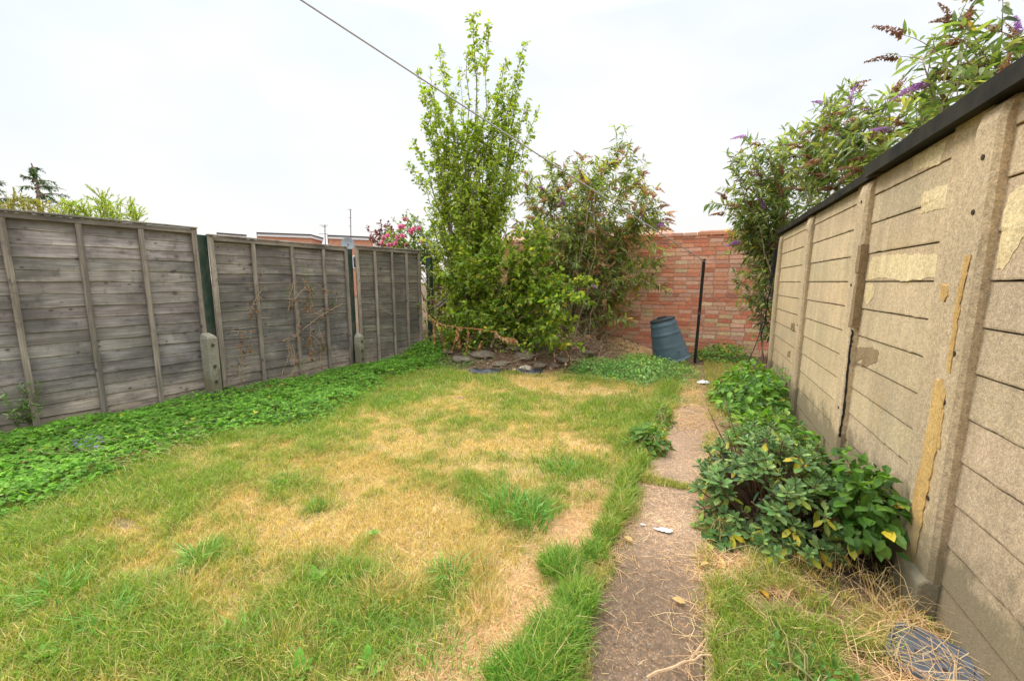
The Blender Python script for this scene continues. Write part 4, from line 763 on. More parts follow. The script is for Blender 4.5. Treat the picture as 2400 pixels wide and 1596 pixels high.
# ---- ground cover along the fence (uncountable leaves)
def cover(n, y0, y1):
    Y = U(y0, y1, n); X0 = fenceX(Y) + .04; X1 = gcX(Y) + (fbm(Y, Y * 0 + 3, 3, 5, 3) - .5) * .5; X = X0 + (X1 - X0) * U(0, 1, n)
    edge = np.clip((X1 - X) / .25, 0, 1); keep = rng.random(n) < (.25 + .75 * edge) * np.where(X < X1 + .1, 1, 0); return X[keep], Y[keep], edge[keep]
lf = MB(); X, Y, e = cover(21000, .3, 5.7); n = len(X); hh = .03 + .10 * e * (.4 + .9 * fbm(X, Y, 3.2, 14, 3)); hh = hh * U(.35, 1.0, n) ** .55
d = rv(n) * A(1, 1, .25); sz = .050 * (1 + rng.normal(size=n) * .25).clip(.5, 1.6) * np.interp(Y, [1, 3, 5], [1.1, .95, .85])
c = pal(n, G_COV, [3, 4, 2, 2], .14) * (.8 + .4 * fbm(X, Y, 2.5, 18, 2))[:, None]
br = rng.random(n) < .006; c[br] = pal(int(br.sum()), [BROWN, YELLOW])
scatter(lf, *PALM, np.stack([X, Y, hh + height(X, Y)], 1), d, A(0, 0, 1.2) + rv(n) * .45 + A(.15, -.1, 0), sz, c)
tag(lf.build('ground_cover', M_LEAF, loc=A(0, 0, 0)), 'dense carpet of bright green lobed leaves running along the timber fence', 'ground cover', kind='stuff')
mb = MB()
for k in range(70):
    g = G(U(165, 235), U(1005, 1035), .09); n = 5; a = np.arange(n) * 1.257; f = np.stack([np.cos(a), np.sin(a), a * 0 + .3], 1); scatter(mb, *LEAF, np.repeat((g + A(U(-.02, .02), 0, U(-.02, .02)))[None], n, 0), f, A(0, 0, 1) + f * 0, .014, pal(n, [(.36, .26, .60), (.28, .20, .50)]))
tag(mb.build('purple_flowers', M_PETAL), 'tiny purple flowers scattered among the ground cover by the nearest fence panel', 'flowers', kind='stuff')

# ---- grass
DRY = A([.74, .53, .24], [.82, .63, .34], [.56, .37, .15], [.70, .46, .23], [.78, .57, .23]); GRN = A([.155, .32, .022], [.22, .38, .03], [.10, .22, .018], [.32, .42, .05], [.155, .36, .035])
def blades(mb, X, Y, Z, h, w, lean, C, az=None):
    n = len(X); az = U(0, 2 * PI, n) if az is None else az; l = h * lean * U(.3, 1.3, n); dx = np.cos(az) * l; dy = np.sin(az) * l; ta = U(0, PI, n); wx = np.cos(ta) * w / 2; wy = np.sin(ta) * w / 2
    V = np.stack([np.stack([X - wx, Y - wy, Z], 1), np.stack([X + wx, Y + wy, Z], 1), np.stack([X + dx * .32 + wx * .8, Y + dy * .32 + wy * .8, Z + h * .55], 1), np.stack([X + dx * .32 - wx * .8, Y + dy * .32 - wy * .8, Z + h * .55], 1), np.stack([X + dx, Y + dy, Z + h * (1 - .25 * lean)], 1)], 1).reshape(-1, 3)
    b = np.arange(n)[:, None] * 5; mb.add(V, [b + np.array([[0, 1, 2, 3]]), b + np.array([[3, 2, 4]])], np.repeat(C, 5, 0))
def gcolor(g, n):
    m = np.clip(g + rng.normal(size=n) * .20, 0, 1); isg = rng.random(n) < np.clip(.06 + g * .92 - .12 * (g > .5) + .10 * (g > .98), .05, .9)
    c = np.where(isg[:, None], GRN[rng.integers(0, 5, n)], DRY[rng.integers(0, 5, n)]); o = np.where(isg[:, None], DRY[rng.integers(0, 5, n)], GRN[rng.integers(0, 5, n)])
    f = np.clip(.30 * U(0, 1, n) + .25 * (1 - np.abs(g - .5) * 2) * U(0, 1, n), 0, 1)[:, None]; return np.clip(c * (1 - f) + o * f, 0, 1) * (.93 + rng.normal(size=(n, 1)) * .18).clip(.45, 1.45)
mb = MB()
def lawn(n, x0, x1, y0, y1, wk=1.):
    X = U(x0, x1, n); Y = U(y0, y1, n); g = green(X, Y); lu = lush(X, Y); st = straw(X, Y)
    keep = (X > gcX(Y) - .45 + (fbm(X, Y, 6, 3, 2) - .5) * .3) & (X > fenceX(Y) + .02) & (Y < BED_EDGE_Y(X) + .05) & (rng.random(n) > st * .93)
    pl_ = pathL(Y) + .03 + (fbm(Y, Y * 0, 5, 8, 2) - .5) * .12; keep &= (X < pl_ + .0) | ((Y > 2.60) & (Y < 2.80) & (X < .28)) | (Y > 4.6) & (rng.random(n) < .25) & (X < .3)
    bare = fbm(X, Y, 5, 25, 3); keep &= rng.random(n) > bare_m(X, Y) * .85; keep &= rng.random(n) < .55 + .45 * np.clip((bare - .28) * 6, 0, 1)
    X, Y, g, lu, bare = X[keep], Y[keep], g[keep], lu[keep], bare[keep]; k = len(X)
    h = (.020 + .030 * g + .020 * fbm(X, Y, 4, 33, 2)) * U(.55, 1.5, k) * np.interp(Y, [1, 2], [1.15, 1]) + lu * U(.02, .10, k)
    jn = (Y > 2.6) & (Y < 2.8) & (X > -.31); h = np.where(jn, h * .6, h); g = np.where(jn, .7, g)
    blades(mb, X, Y, height(X, Y) - .004, h, wk * .0026 * U(.7, 1.4, k), .75, gcolor(g, k))
lawn(130000, -3.3, -.1, .75, 2.3); lawn(70000, -4.0, -.3, .1, .8); lawn(90000, -4.2, -.05, 2.0, 3.6, 1.25); lawn(80000, -4.4, .3, 3.4, 5.4, 1.7); lawn(26000, -3.8, .3, 5.2, 7.0, 1.9); lawn(30000, -4.0, -2.5, .7, 2.4)
X = []; 
for px, py, rx, ry in LUSH:                            # lush long strip between the straw and the path
    g = G(px, py); n = int(30000 * rx * ry * 6); a = U(0, 6.28, n); r_ = np.sqrt(U(0, 1, n)); xx_ = g[0] + np.cos(a) * r_ * rx; yy_ = g[1] + np.sin(a) * r_ * ry; kp = xx_ < -.27 + .03 * np.sin(yy_ * 9); xx_ = xx_[kp]; yy_ = yy_[kp]; n = len(xx_)
    near = np.interp(yy_, [1, 1.6, 2.4, 4], [1, .9, .6, .5]); blades(mb, xx_, yy_, height(xx_, yy_) - .004, near * U(.06, .135, n), .0030, .8, pal(n, [(.10, .26, .02), (.15, .33, .035), (.075, .18, .018), (.24, .40, .06)], None, .18))
def tuft(px, py, n, h, w, r, cols, lean=.9):
    g = G(px, py); X_ = g[0] + rng.normal(size=n) * r; Y_ = g[1] + rng.normal(size=n) * r; az = np.arctan2(Y_ - g[1], X_ - g[0]) + rng.normal(size=n) * .5; blades(mb, X_, Y_, height(X_, Y_), U(.5, 1.1, n) * h, w, lean, pal(n, cols), az)
TG = [(.12, .30, .05), (.17, .37, .07), (.25, .44, .12), (.10, .24, .04)]
for px, py, n, h, w_, r_ in ((1170, 1175, 240, .15, .005, .07), (1225, 1200, 170, .16, .006, .055), (460, 1290, 130, .12, .005, .03), (1035, 1335, 90, .13, .006, .04), (730, 1170, 160, .06, .003, .022), (655, 1112, 120, .09, .005, .05), (1000, 905, 300, .10, .004, .12), (780, 1325, 120, .09, .004, .05), (900, 930, 260, .09, .004, .1), (1290, 1090, 160, .1, .005, .06), (130, 1380, 110, .13, .005, .04), (250, 1440, 90, .12, .005, .04), (840, 1450, 110, .1, .004, .06), (560, 1480, 90, .1, .005, .05), (1000, 1500, 140, .1, .004, .07), (330, 1360, 110, .1, .004, .05), (1430, 870, 200, .1, .004, .1), (1540, 925, 220, .12, .004, .09), (1060, 850, 300, .12, .004, .14)):
    tuft(px, py, n, h, w_, r_, TG)
for px, py in ((1120, 1350), (1100, 1420), (1090, 1300), (860, 1380), (640, 1500), (420, 1370), (930, 1380)): tuft(px, py, 260, .12, .0022, .05, [(.60, .42, .16), (.50, .38, .14), (.34, .34, .08), (.66, .50, .24)], .8)
n = 1500; X_ = U(-.30, .15, n); Y_ = U(2.645, 2.745, n); blades(mb, X_, Y_, X_ * 0, U(.015, .045, n), .003, .9, gcolor(np.full(n, .7), n))
# turf spilling unevenly over both path edges
for k in range(64):
    y = U(1.0, 4.7); x = pathL(y) + .02 + U(-.02, .045) if k % 3 else pathR(y) + U(-.04, .03); n = rng.integers(40, 150); X_ = x + rng.normal(size=n) * .022; Y_ = y + rng.normal(size=n) * .05; blades(mb, X_, Y_, np.maximum(height(X_, Y_), .0), U(.02, .06, n) * U(.6, 1.5), .0026, .9, gcolor(U(.35, .95), n))
# right of the path: mixed grass
n = 34000; X_ = U(.06, .93, n); Y_ = U(.6, 2.25, n); dn = fbm(X_, Y_, 5, 44, 3); kp = (X_ > pathR(Y_) - .02 + .08 * fbm(Y_, Y_ * 0, 7, 2, 2)) & (X_ < .90) & (dn > .38) & (rng.random(n) < np.interp(Y_, [1.9, 2.2], [1, .35])); X_, Y_, dn = X_[kp], Y_[kp], dn[kp]
gg = np.clip(blob(X_, Y_, .38, 1.42, .34, .62, .9) * 1.3 + (dn - .5) * 1.5, 0, 1); kp = rng.random(len(X_)) < .25 + .75 * gg; X_, Y_, gg = X_[kp], Y_[kp], gg[kp]; n = len(X_)
blades(mb, X_, Y_, height(X_, Y_), U(.03, .09, n) * (.7 + .5 * gg), .0026, .9, gcolor(gg, n))
n = 9000; X_ = U(.16, .8, n); Y_ = U(4.3, 7.6, n); blades(mb, X_, Y_, height(X_, Y_), U(.03, .09, n), .004, .8, gcolor(np.full(n, .55), n))
tag(mb.build('lawn_grass', M_GRASS, loc=A(0, 0, 0)), 'patchy lawn of short parched straw coloured and green grass', 'grass', kind='stuff')

# ---- dry straw litter
mb = MB()
def litter(n, cx, cy, rx, ry, Lr=(.04, .16), zmax=.03, cols=((.66, .46, .27), (.74, .55, .33), (.56, .36, .20), (.62, .40, .22)), w_=.0022, xlim=(-9, .9), az0=None):
    a = U(0, 6.28, n); r_ = np.sqrt(U(0, 1, n)); X = cx + np.cos(a) * r_ * rx; Y = cy + np.sin(a) * r_ * ry; kp = (X > xlim[0]) & (X < xlim[1]); X, Y = X[kp], Y[kp]; n = len(X); L = U(*Lr, n); az = U(0, 6.28, n) if az0 is None else az0 + rng.normal(size=n) * .6
    dx = np.cos(az) * L; dy = np.sin(az) * L; onp = (X > pathL(Y)) & (X < pathR(Y)) & (Y < 4.6); z0 = np.where(onp, .012, height(X, Y) + .004) + U(0, zmax, n) * U(0, 1, n); z1 = z0 + rng.normal(size=n) * L * .06; z1 = np.maximum(z1, .012); mz = np.maximum((z0 + z1) / 2 + L * U(0, .1, n), .013)
    bx = -dy * U(-.15, .15, n); by = dx * U(-.15, .15, n); wx = -np.sin(az) * w_ / 2; wy = np.cos(az) * w_ / 2
    V = np.stack([np.stack([X - wx, Y - wy, z0], 1), np.stack([X + wx, Y + wy, z0], 1), np.stack([X + dx / 2 + bx + wx, Y + dy / 2 + by + wy, mz], 1), np.stack([X + dx / 2 + bx - wx, Y + dy / 2 + by - wy, mz], 1), np.stack([X + dx + wx * .5, Y + dy + wy * .5, z1], 1), np.stack([X + dx - wx * .5, Y + dy - wy * .5, z1], 1)], 1).reshape(-1, 3)
    b = np.arange(n)[:, None] * 6; mb.add(V, [b + np.array([[0, 1, 2, 3]]), b + np.array([[3, 2, 4, 5]])], np.repeat(pal(n, cols, None, .13), 6, 0))
for px, py, rx, ry in STRAW:
    g = G(px, py); litter(int(70000 * rx * ry), g[0], g[1], rx * 1.2, ry * 1.2, (.03, .13), .015, xlim=(-9, -.30))
for k in range(26):
    y = U(1.1, 4.6); litter(22, pathL(y) + U(-.02, .04), y, .05, .12, (.02, .10), .01)
for k in range(34):
    y = U(1.15, 4.6); litter(24, pathR(y) + U(-.03, .06), y, .07, .14, (.03, .14), .02)
litter(90, .02, 1.6, .3, .7, (.015, .09), .004, w_=.0016); litter(620, .80, 1.60, .14, .34, (.06, .28), .08, xlim=(.3, .88)); litter(380, .5, 1.3, .35, .5, (.05, .22), .07, xlim=(.22, .9)); litter(420, .32, 1.98, .20, .12, (.04, .18), .04, xlim=(.12, .88)); litter(1500, .1, 5.0, .3, .6, (.03, .15), .02); litter(300, -.03, 4.1, .22, .3, (.08, .22), .01)
litter(420, -4.0, 1.5, .5, .5, (.06, .22), .16, az0=.4); litter(2500, -1.6, 2.2, 1.6, 1.2, (.02, .07), .02); litter(1200, -1.9, 3.6, 1.4, 1.2, (.02, .06), .02)
litter(2600, -2.3, 6.1, 1.0, .7, (.04, .16), .05, cols=((.30, .18, .10), (.22, .13, .08), (.42, .28, .16)), w_=.005)
# a few long standing dry stalks
for px, py, n in ((2060, 1420, 40), (2150, 1480, 34), (1900, 1330, 40), (2000, 1380, 30), (1750, 1330, 26), (2250, 1540, 30), (1680, 1400, 16), (1130, 1440, 16), (1040, 1480, 14)):
    g = G(px, py); X_ = g[0] + rng.normal(size=n) * .08; Y_ = g[1] + rng.normal(size=n) * .06; kp = X_ < .85; X_ = X_[kp]; Y_ = Y_[kp]; blades(mb, X_, Y_, X_ * 0, U(.08, .26, len(X_)), .0026, 1.0, pal(len(X_), [(.70, .52, .28), (.60, .40, .20)]))
tag(mb.build('straw_litter', M_GRASS, loc=A(0, 0, 0)), 'dry straw and dead grass stalks strewn beside the path and on bare patches', 'straw', kind='stuff')

# ------------------------------------------------------------------ objects
# compost bin, tilted, resting on its rim
th = math.radians(-15); cb_ = A(-.32, 7.0, .06); R = np.array([[math.cos(th), 0, math.sin(th)], [0, 1, 0], [-math.sin(th), 0, math.cos(th)]]); tx = math.radians(4); R = np.array([[1, 0, 0], [0, math.cos(tx), -math.sin(tx)], [0, math.sin(tx), math.cos(tx)]]) @ R
root = tag(empty('compost_bin', tuple(cb_)), 'blue grey plastic compost bin tilted against the soil in front of the brick wall', 'compost bin')
pr = [(.27, 0), (.292, .0), (.295, .018), (.286, .03), (.281, .034)]; 
for z in np.linspace(.05, .66, 30):
    r_ = .281 - .095 * (z / .66) ** 1.25; 
    for rz in (.25, .45, .60): r_ += .014 * math.exp(-((z - rz) / .010) ** 2)
    pr.append((r_, z))
pr += [(.182, .672), (.165, .676), (.16, .66)]
mb = MB(); mb.lathe(pr, 56, cb_, R); mb.build('body', M_BIN, root, smooth=True)
mb = MB(); mb.lathe([(.0, .70), (.06, .702), (.13, .698), (.178, .69), (.196, .683), (.197, .664), (.185, .660), (.0, .66)], 40, cb_, R); ld = mb.build('lid', M_LID, root, smooth=True); o_ = ld.modifiers.new('edge', 'EDGE_SPLIT'); o_.split_angle = .7
mb = MB(); mb.box(cb_ + R @ A(0, 0, .712), (.14, .035, .022), R); mb.build('handle', M_LID, ld, bevel=.006)
mb = MB(); mb.box(cb_ + R @ A(.19, -.16, .09), (.16, .02, .14), R @ np.array([[math.cos(.87), -math.sin(.87), 0], [math.sin(.87), math.cos(.87), 0], [0, 0, 1]])); mb.build('hatch', M_LID, root, bevel=.006)
# black metal pole
b0 = A(.022, 7.23, -.05); t_ = A(.062, 7.23, 1.665); root = tag(empty('metal_pole', (.022, 7.23, 0)), 'upright black metal pole standing in front of the brick wall, holding the line', 'pole')
mb = MB(); mb.tube([b0, b0 * .5 + t_ * .5, t_], .024, 4); mb.build('shaft', M_BLACK, root, bevel=.003)
mb = MB(); mb.tube([b0 * .5 + t_ * .5 - A(0, 0, .02), b0 * .5 + t_ * .5 + A(0, 0, .02)], .029, 8); mb.build('collar', M_STEEL, root); mb = MB(); mb.tube([t_ - A(.03, .02, .04), t_ + A(.03, -.03, -.04)], .006, 6); mb.build('hook', M_STEEL, root)
# washing line from the pole up over the camera
e = ray(690, 0) / FPX; far = A(0, 0, EYE) + (ray(640, -34) / FPX) * 3.3; P = bez(t_ - A(0, 0, .03), far, (0, 0, -.012), 20)
mb = MB(); mb.tube(P, .0075, 6); tag(mb.build('washing_line', M_WIRE), 'thin grey washing line stretched from the black pole up across the sky', 'line')
# drain cover
c = A(.80, 1.70, .035); root = tag(empty('drain_cover', (.80, 1.70, 0)), 'cracked blue grey plastic cover lying in straw below the near pillar', 'cover')
mb = MB(); aa = math.radians(-28); ca, sa = math.cos(aa), math.sin(aa); tl = np.array([[ca, -sa, 0], [sa, ca, 0], [0, 0, 1]]) @ np.array([[1, 0, 0], [0, math.cos(.10), -math.sin(.1)], [0, math.sin(.1), math.cos(.1)]])
cc = []; W_, H_ = .115, .115; rr = .04
for k in range(32):
    a = k * PI / 16; x = abs(math.cos(a)) ** .45 * math.copysign(1, math.cos(a)) * W_; y = abs(math.sin(a)) ** .45 * math.copysign(1, math.sin(a)) * H_; cc.append((x, y))
cc = np.array(cc); rings = [(1., -.02), (1., .0), (.97, .008), (.90, .008), (.88, .002), (.80, .002), (.78, .007), (.05, .008)]
V = np.concatenate([np.concatenate([cc * s_, np.full((32, 1), z)], 1) for s_, z in rings]) @ tl.T + c; k = np.arange(32)[None]; k2 = (k + 1) % 32; i = np.arange(len(rings) - 1)[:, None] * 32
mb.add(V, [np.stack([i + k, i + k2, i + 32 + k2, i + 32 + k], -1).reshape(-1, 4), (np.arange(32) + 32 * 7)[None]]); mb.build('lid', M_DRAIN, root, bevel=0)
for dx, dy in ((.0, .04), (.03, -.03), (-.04, -.01)): mb = MB(); p = c + tl @ A(dx, dy, .008); mb.tube([p - A(0, 0, .004), p + A(0, 0, .0015)], .007, 8); mb.build('screw_hole', M_RUST, root)
# rocks of the rockery
def onground(px, py):
    z = 0.
    for _ in range(40): g_ = G(px, py, z); z = z * .6 + .4 * float(height(g_[0], g_[1]))
    return G(px, py, z)
def rock(c, r, seed, col):
    g = np.random.default_rng(seed); n, m = 9, 14; V = []; k_ = [norm(g.normal(size=3)) for _ in range(9)]; of = g.uniform(.62, .95, 9)
    for i in range(n + 1):
        for j in range(m):
            a = PI * i / n; b = 2 * PI * j / m; d = A(math.sin(a) * math.cos(b), math.sin(a) * math.sin(b), math.cos(a)); s_ = 1.
            for q_, o_ in zip(k_, of):
                if d @ q_ > 1e-3: s_ = min(s_, o_ / (d @ q_))
            V.append(d * s_ * np.asarray(r) + np.asarray(c) + g.normal(size=3) * .004)
    i = np.arange(n)[:, None] * m; j = np.arange(m)[None]; j2 = (j + 1) % m; mb = MB(); mb.add(np.array(V), np.stack([i + j, i + m + j, i + m + j2, i + j2], -1).reshape(-1, 4), col); return mb
ST = A(.17, .135, .10); rocks = [(1060, 832, .17, .10, .055), (1110, 822, .20, .12, .07), (1150, 842, .12, .09, .05), (1200, 825, .17, .13, .085), (1207, 850, .12, .08, .035), (1240, 845, .10, .07, .04), (1225, 800, .11, .09, .05), (1180, 806, .13, .1, .05), (1250, 812, .15, .09, .06), (1265, 790, .09, .07, .05),
         (1215, 775, .08, .07, .06), (1245, 760, .10, .07, .04), (1290, 832, .10, .08, .05), (1140, 800, .11, .09, .05), (1080, 800, .12, .09, .05), (1320, 830, .09, .07, .045), (1350, 815, .10, .08, .05), (1030, 815, .10, .08, .05), (1275, 845, .07, .05, .03), (1345, 850, .06, .05, .06), (1170, 785, .09, .07, .04), (1010, 840, .08, .06, .04), (1300, 800, .08, .06, .04), (1195, 760, .07, .06, .04)]
wh = ['flat broad grey rockery stone', 'large brown rockery stone', 'small angular rockery stone', 'rounded tan rockery stone', 'low pale rockery stone', 'dark mossy rockery stone']
whr = lambda px, py: ('at the far left of' if px < 1045 else 'left of centre in' if px < 1130 else 'in the middle of' if px < 1230 else 'right of centre in' if px < 1300 else 'at the right end of') + (' the front edge of the rockery' if py >= 840 else ' the middle row of the rockery' if py >= 812 else ' the back of the rockery')
seen = set()
for k, (px, py, a, b, h) in enumerate(rocks):
    g = onground(px, py); g = g + A(0, b * .5, h * .25); a *= 1.25; b *= 1.2; h *= 1.15; cl_ = ST * A(*pal(1, [(1, 1, 1), (.85, .8, .75), (1.15, 1.05, .9)], var=.08)[0])
    if (px, py) == (1207, 850): cl_ = A(.36, .31, .24)
    lab = wh[(k * 5 + 1) % 6] if (px, py) != (1207, 850) else 'palest flat slab of rockery stone'; lab = lab + ' ' + whr(px, py); q_ = 0
    while lab in seen: q_ += 1; lab = wh[(k + q_) % 6] + ' ' + whr(px, py)
    seen.add(lab); tag(rock(g, (a, b, h), k + 40, cl_).build('rockery_stone', M_STONE), lab, 'stone', 'stones of the rockery')
for px0, px1, py, lab in ((1075, 1150, 862, 'crumpled black pond liner at the foot of the rockery, left piece'), (1185, 1245, 862, 'crumpled black pond liner under the palest rockery slab')):
    mb = MB(); a = G(px0, py, .0); b = G(px1, py, .0); n = 26; t = np.linspace(0, 1, n); V = []
    for r_, (dz, dy) in enumerate(((-.01, -.02), (.03, .03), (.055, .07), (.06, .16), (.03, .22))):
        for q_ in t: p = a * (1 - q_) + b * q_; V.append(p + A(0, dy + (vn(q_, r_, 9, 3) - .5) * .06, dz * (.75 + .5 * vn(q_, r_ * .5, 6, 1))))
    i = np.arange(4)[:, None] * n; j = np.arange(n - 1)[None]; mb.add(np.array(V), np.stack([i + j, i + j + 1, i + j + 1 + n, i + j + n], -1).reshape(-1, 4)); o = mb.build('pond_liner', M_LINER, smooth=True); tag(o, lab, 'liner'); q_ = o.modifiers.new('thick', 'SOLIDIFY'); q_.thickness = .004
# leaning board and black pipe inside the shrubbery
root = tag(empty('leaning_board', tuple(atY(1030, 760, 6.5))), 'pale weathered board leaning diagonally behind the shrubs at the fence end', 'board')
for d_ in (0, .07):
    a = atY(1005, 705, 6.5) + A(0, 0, -d_); b = atY(1062, 655, 6.6) + A(0, 0, -d_); mb = MB(); t_v = norm(b - a); n_v = norm(np.cross(t_v, A(0, 1, 0))); R = np.stack([t_v, np.cross(n_v, t_v), n_v], 1); mb.box((a + b) / 2, (np.linalg.norm(b - a) * 1.4, .03, .035), R, (.42, .34, .24)); mb.build('plank', M_WOOD, root, bevel=.003)
mb = MB(); mb.tube([atY(1046, 800, 6.2), atY(1048, 690, 6.2), atY(1054, 625, 6.2)], .028, 8); tag(mb.build('plastic_pipe', M_BLACK), 'black plastic pipe standing upright among the tree stems', 'pipe')
# dead creeper on the middle fence panel
def C2(x, y): return ((440 + x / 3.135) / D, (450 + y / 3.135) / D)
def on_fence(px, py, off=.03):
    best = None
    d = ray(px, py); a = A(-4.86, 2.77, 0); b = A(-4.70, 4.56, 0); t_ = norm(b - a); nr = A(t_[1], -t_[0], 0); o0 = A(0, 0, EYE); k = ((a + nr * off - o0) @ nr) / (d @ nr); return o0 + d * k
vines = [[(840, 635), (880, 680), (905, 790), (920, 870), (935, 900)], [(880, 680), (800, 770), (750, 840)], [(940, 670), (1010, 720), (1120, 745)], [(1140, 820), (1050, 870), (920, 945), (800, 1050), (700, 1090)], [(930, 900), (990, 860), (1060, 865)], [(905, 950), (900, 1080), (920, 1200), (940, 1330)], [(960, 960), (985, 1080), (1010, 1140)],
         [(740, 1090), (790, 1250), (770, 1370)], [(730, 1100), (745, 1190), (690, 1350)], [(770, 1130), (800, 1290), (850, 1335)], [(545, 710), (480, 820), (465, 900)], [(815, 870), (820, 1000), (810, 1100)], [(385, 1230), (380, 1300), (385, 1400)], [(930, 1070), (980, 1120), (975, 1240), (970, 1300)], [(780, 650), (750, 760), (740, 870)], [(320, 1020), (420, 1030), (500, 1015)]]
root = tag(empty('dead_creeper', tuple(on_fence(*C2(800, 1380)))), 'dead tangled creeper with a few brown leaves clinging to the middle fence panel', 'creeper'); wd = MB(); lf = MB()
for v_ in vines:
    P0 = np.array([on_fence(*C2(x, y), .03 + U(0, .05)) for x, y in v_]); t = np.linspace(0, 1, 14); P = along(P0, t * .999)[0] + rng.normal(size=(14, 3)) * .004; wd.tube(P, np.linspace(.0055, .0025, 14), 5, (.36, .24, .15))
    for q_ in range(5): p = along(P, U(.1, .99, 1))[0][0]; wd.tube(bez(p, p + A(.02, U(-.1, .1), U(-.12, .06)), rng.normal(size=3) * .02, 5), .0018, 4, (.40, .28, .18))
    wd.build('stem', M_DRYW, root); wd = MB()
    leaves_on(lf, P, 5, .045, LEAF, lambda n: pal(n, [(.28, .13, .06), (.36, .18, .08), (.2, .12, .07)]), 60, .6, .3)
for x, y, n in ((905, 720, 14), (900, 1080, 14), (410, 1120, 9), (455, 1150, 7), (905, 1190, 8), (540, 715, 7), (880, 830, 12), (400, 1220, 7), (465, 890, 5)):
    p = on_fence(*C2(x, y), .05); scatter(lf, *LEAF, p + rng.normal(size=(n, 3)) * A(.01, .03, .05), rv(n) + A(0, 0, -1), rv(n), .045, pal(n, [(.30, .13, .055), (.38, .2, .09)]))
for x, y, n in ((880, 600, 14), (910, 720, 9), (1075, 830, 10), (740, 735, 8), (885, 780, 8), (990, 1140, 6), (840, 1265, 6)):
    p = on_fence(*C2(x, y), .05); scatter(lf, *LEAF, p + rng.normal(size=(n, 3)) * A(.01, .035, .035), rv(n), rv(n) + A(.8, 0, .3), .035, pal(n, [(.12, .20, .05), (.2, .27, .08)]))
lf.build('leaves', M_LEAF, root)
# orange dead stems in front of the shrubs
def C9(x, y): return ((960 + x / 4.716) / D, (730 + y / 4.716) / D)
root = tag(empty('dead_bramble', tuple(atY(*C9(262, 560), 5.55))), 'orange brown dead bramble stems hanging in front of the shrubs at the fence end', 'bramble'); wd = MB(); lf = MB()
for v_ in [[(170, 10), (230, 70), (280, 110), (360, 150), (520, 170), (640, 185), (800, 200), (960, 230)], [(270, 110), (268, 300), (262, 470), (265, 560)], [(360, 160), (370, 240), (375, 330), (400, 520)], [(530, 170), (520, 260), (470, 430), (465, 560)], [(640, 185), (650, 260), (620, 460), (610, 520)], [(810, 320), (740, 440), (690, 480)], [(540, 190), (550, 330), (560, 400)], [(400, 420), (440, 540), (460, 610)], [(1060, 290), (1150, 300), (1180, 320)]]:
    P0 = np.array([atY(*C9(x, y), 5.55 + U(-.04, .04)) for x, y in v_]); P = along(P0, np.linspace(0, .999, 16))[0] + rng.normal(size=(16, 3)) * .003; wd.tube(P, .006, 5, (.52, .23, .09)); wd.build('stem', M_DRYW, root); wd = MB(); leaves_on(lf, P, 26, .06, LEAF, lambda n: pal(n, [(.50, .27, .13), (.60, .38, .22), (.36, .17, .08)]), 60, 1.6, .1, .3)
P = np.array([atY(*C9(x, y), 5.6) for x, y in ((940, 240), (1050, 290), (1180, 330))]); leaves_on(lf, P, 60, .06, LEAF, lambda n: pal(n, [(.52, .34, .2), (.62, .42, .26)]), 60, 2.2, 0, .2)
lf.build('leaves', M_LEAF, root)
# small litter
def scrap(c, pts, h, lab, name, cat, seed):
    g = np.random.default_rng(seed); mb = MB()
    for dx, dy, r_ in pts:
        n, m = 5, 12; V = [[c[0] + dx, c[1] + dy, c[2] + h * r_ / .03]]; F = []
        for i in range(1, n + 1):
            for j in range(m): a = j * 2 * PI / m; rr = r_ * i / n * g.uniform(.8, 1.2); V.append([c[0] + dx + math.cos(a) * rr, c[1] + dy + math.sin(a) * rr * .8, c[2] + h * r_ / .03 * (1 - (i / n) ** 2) * g.uniform(.6, 1.3)])
        for j in range(m): F.append([0, 1 + j, 1 + (j + 1) % m])
        Q = [[1 + i * m + j, 1 + (i + 1) * m + j, 1 + (i + 1) * m + (j + 1) % m, 1 + i * m + (j + 1) % m] for i in range(n - 1) for j in range(m)]
        mb.add(np.array(V), [np.array(F), np.array(Q)])
    return tag(mb.build(name, M_WHITE), lab, cat)
g = G(1525, 1225); scrap(A(g[0], g[1], .014), [(0, 0, .02), (.022, .004, .022), (-.024, -.006, .010), (.04, .012, .012), (-.036, -.002, .006)], .010, 'crumpled white scrap lying on the near path slab', 'litter', 'litter', 1)
g = G(1478, 1212); scrap(A(g[0], g[1], .014), [(0, 0, .008), (.012, .003, .006)], .004, 'tiny pale fleck at the left edge of the near path slab', 'litter', 'litter', 2)
g = G(1618, 886); scrap(A(g[0], g[1], .03), [(0, 0, .05), (.05, .02, .035), (-.04, -.02, .03)], .018, 'pale plastic scrap lying beyond the end of the path', 'litter', 'litter', 3)
g = atY(1282, 830, 5.95); scrap(A(g[0], 5.95, g[2] - .04), [(0, 0, .04), (.02, .01, .03)], .09, 'white paper scrap caught at the right of the rockery', 'litter', 'litter', 4)
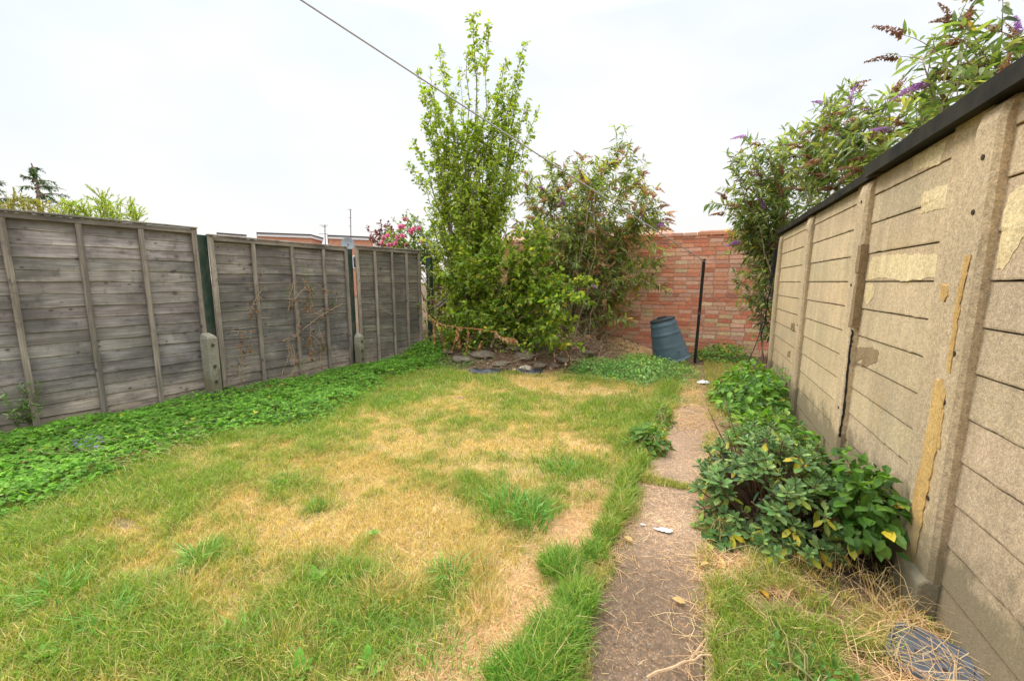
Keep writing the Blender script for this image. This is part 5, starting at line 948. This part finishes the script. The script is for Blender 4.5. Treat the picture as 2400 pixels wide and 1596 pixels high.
# fallen leaves and a twig on the path
fl = [(1390, 1298, 'beside the left edge of the near path slab'), (1458, 1246, 'at the path edge below the lush grass strip'), (1612, 1300, 'under the rosette shrub, right of the white scrap'), (1668, 1312, 'in the straw right of the path, largest of the fallen leaves'), (1580, 1388, 'alone on the near path slab'), (1770, 1378, 'orange one in the grass right of the path'), (1625, 1240, 'touching the rosette shrub at the path edge'), (1640, 1268, 'greenish one below the rosette shrub')]
for k, (px, py, wl) in enumerate(fl):
    g = G(px, py, .02); mb = MB(); scatter(mb, *LEAF, g[None], A(U(-1, 1), U(-1, 1), .1)[None], A([U(-.3, .3), U(-.3, .3), 1]), A([.05, .055 if k != 3 else .085, .06]), A([.66, .46, .20]) if k not in (5, 7) else (A([.72, .38, .05]) if k == 5 else A([.45, .45, .12]))); tag(mb.build('fallen_leaf', M_LEAF), 'fallen tan leaf ' + wl if k not in (5, 7) else 'fallen leaf, ' + wl, 'leaf', 'fallen leaves by the path')
mb = MB(); a = G(1490, 1560, .02); b = G(1640, 1508, .05); mb.tube(bez(a, b, (0, 0, .01), 8, .003), np.linspace(.005, .003, 8), 5, (.50, .33, .19)); mb.tube(bez(a * .4 + b * .6, b + A(-.02, .04, .02), (0, 0, .0), 5), .003, 4, (.50, .33, .19)); tag(mb.build('twig', M_DRYW), 'forked dry twig lying across the bottom of the path', 'twig')
# broad leaved lawn weeds
wl = [(100, 1525, .045, 'palest broad leaved weed in the lawn at the bottom left corner'), (850, 1545, .06, 'upright dandelion leaves at the bottom edge of the lawn'), (690, 1560, .06, 'broad leaved weed at the bottom edge, left of the dandelion leaves'), (730, 1340, .05, 'single broad leaf weed beside the dark bare hole in the lawn'), (860, 1235, .035, 'tiny broad leaved weed in the driest middle part of the lawn')]
for px, py, s_, lab in wl:
    g = G(px, py); mb = MB(); n = 11; a = np.arange(n) * 2.4; f = np.stack([np.cos(a), np.sin(a), a * 0 + U(.4, 1.2, n)], 1); scatter(mb, *OVAL, np.repeat(g[None], n, 0) + A(0, 0, .01), f, A(0, 0, 1) + f * 0, s_ * U(.8, 1.4, n), pal(n, [(.16, .36, .05), (.24, .44, .07)])); tag(mb.build('lawn_weed', M_LEAF), lab, 'weed')
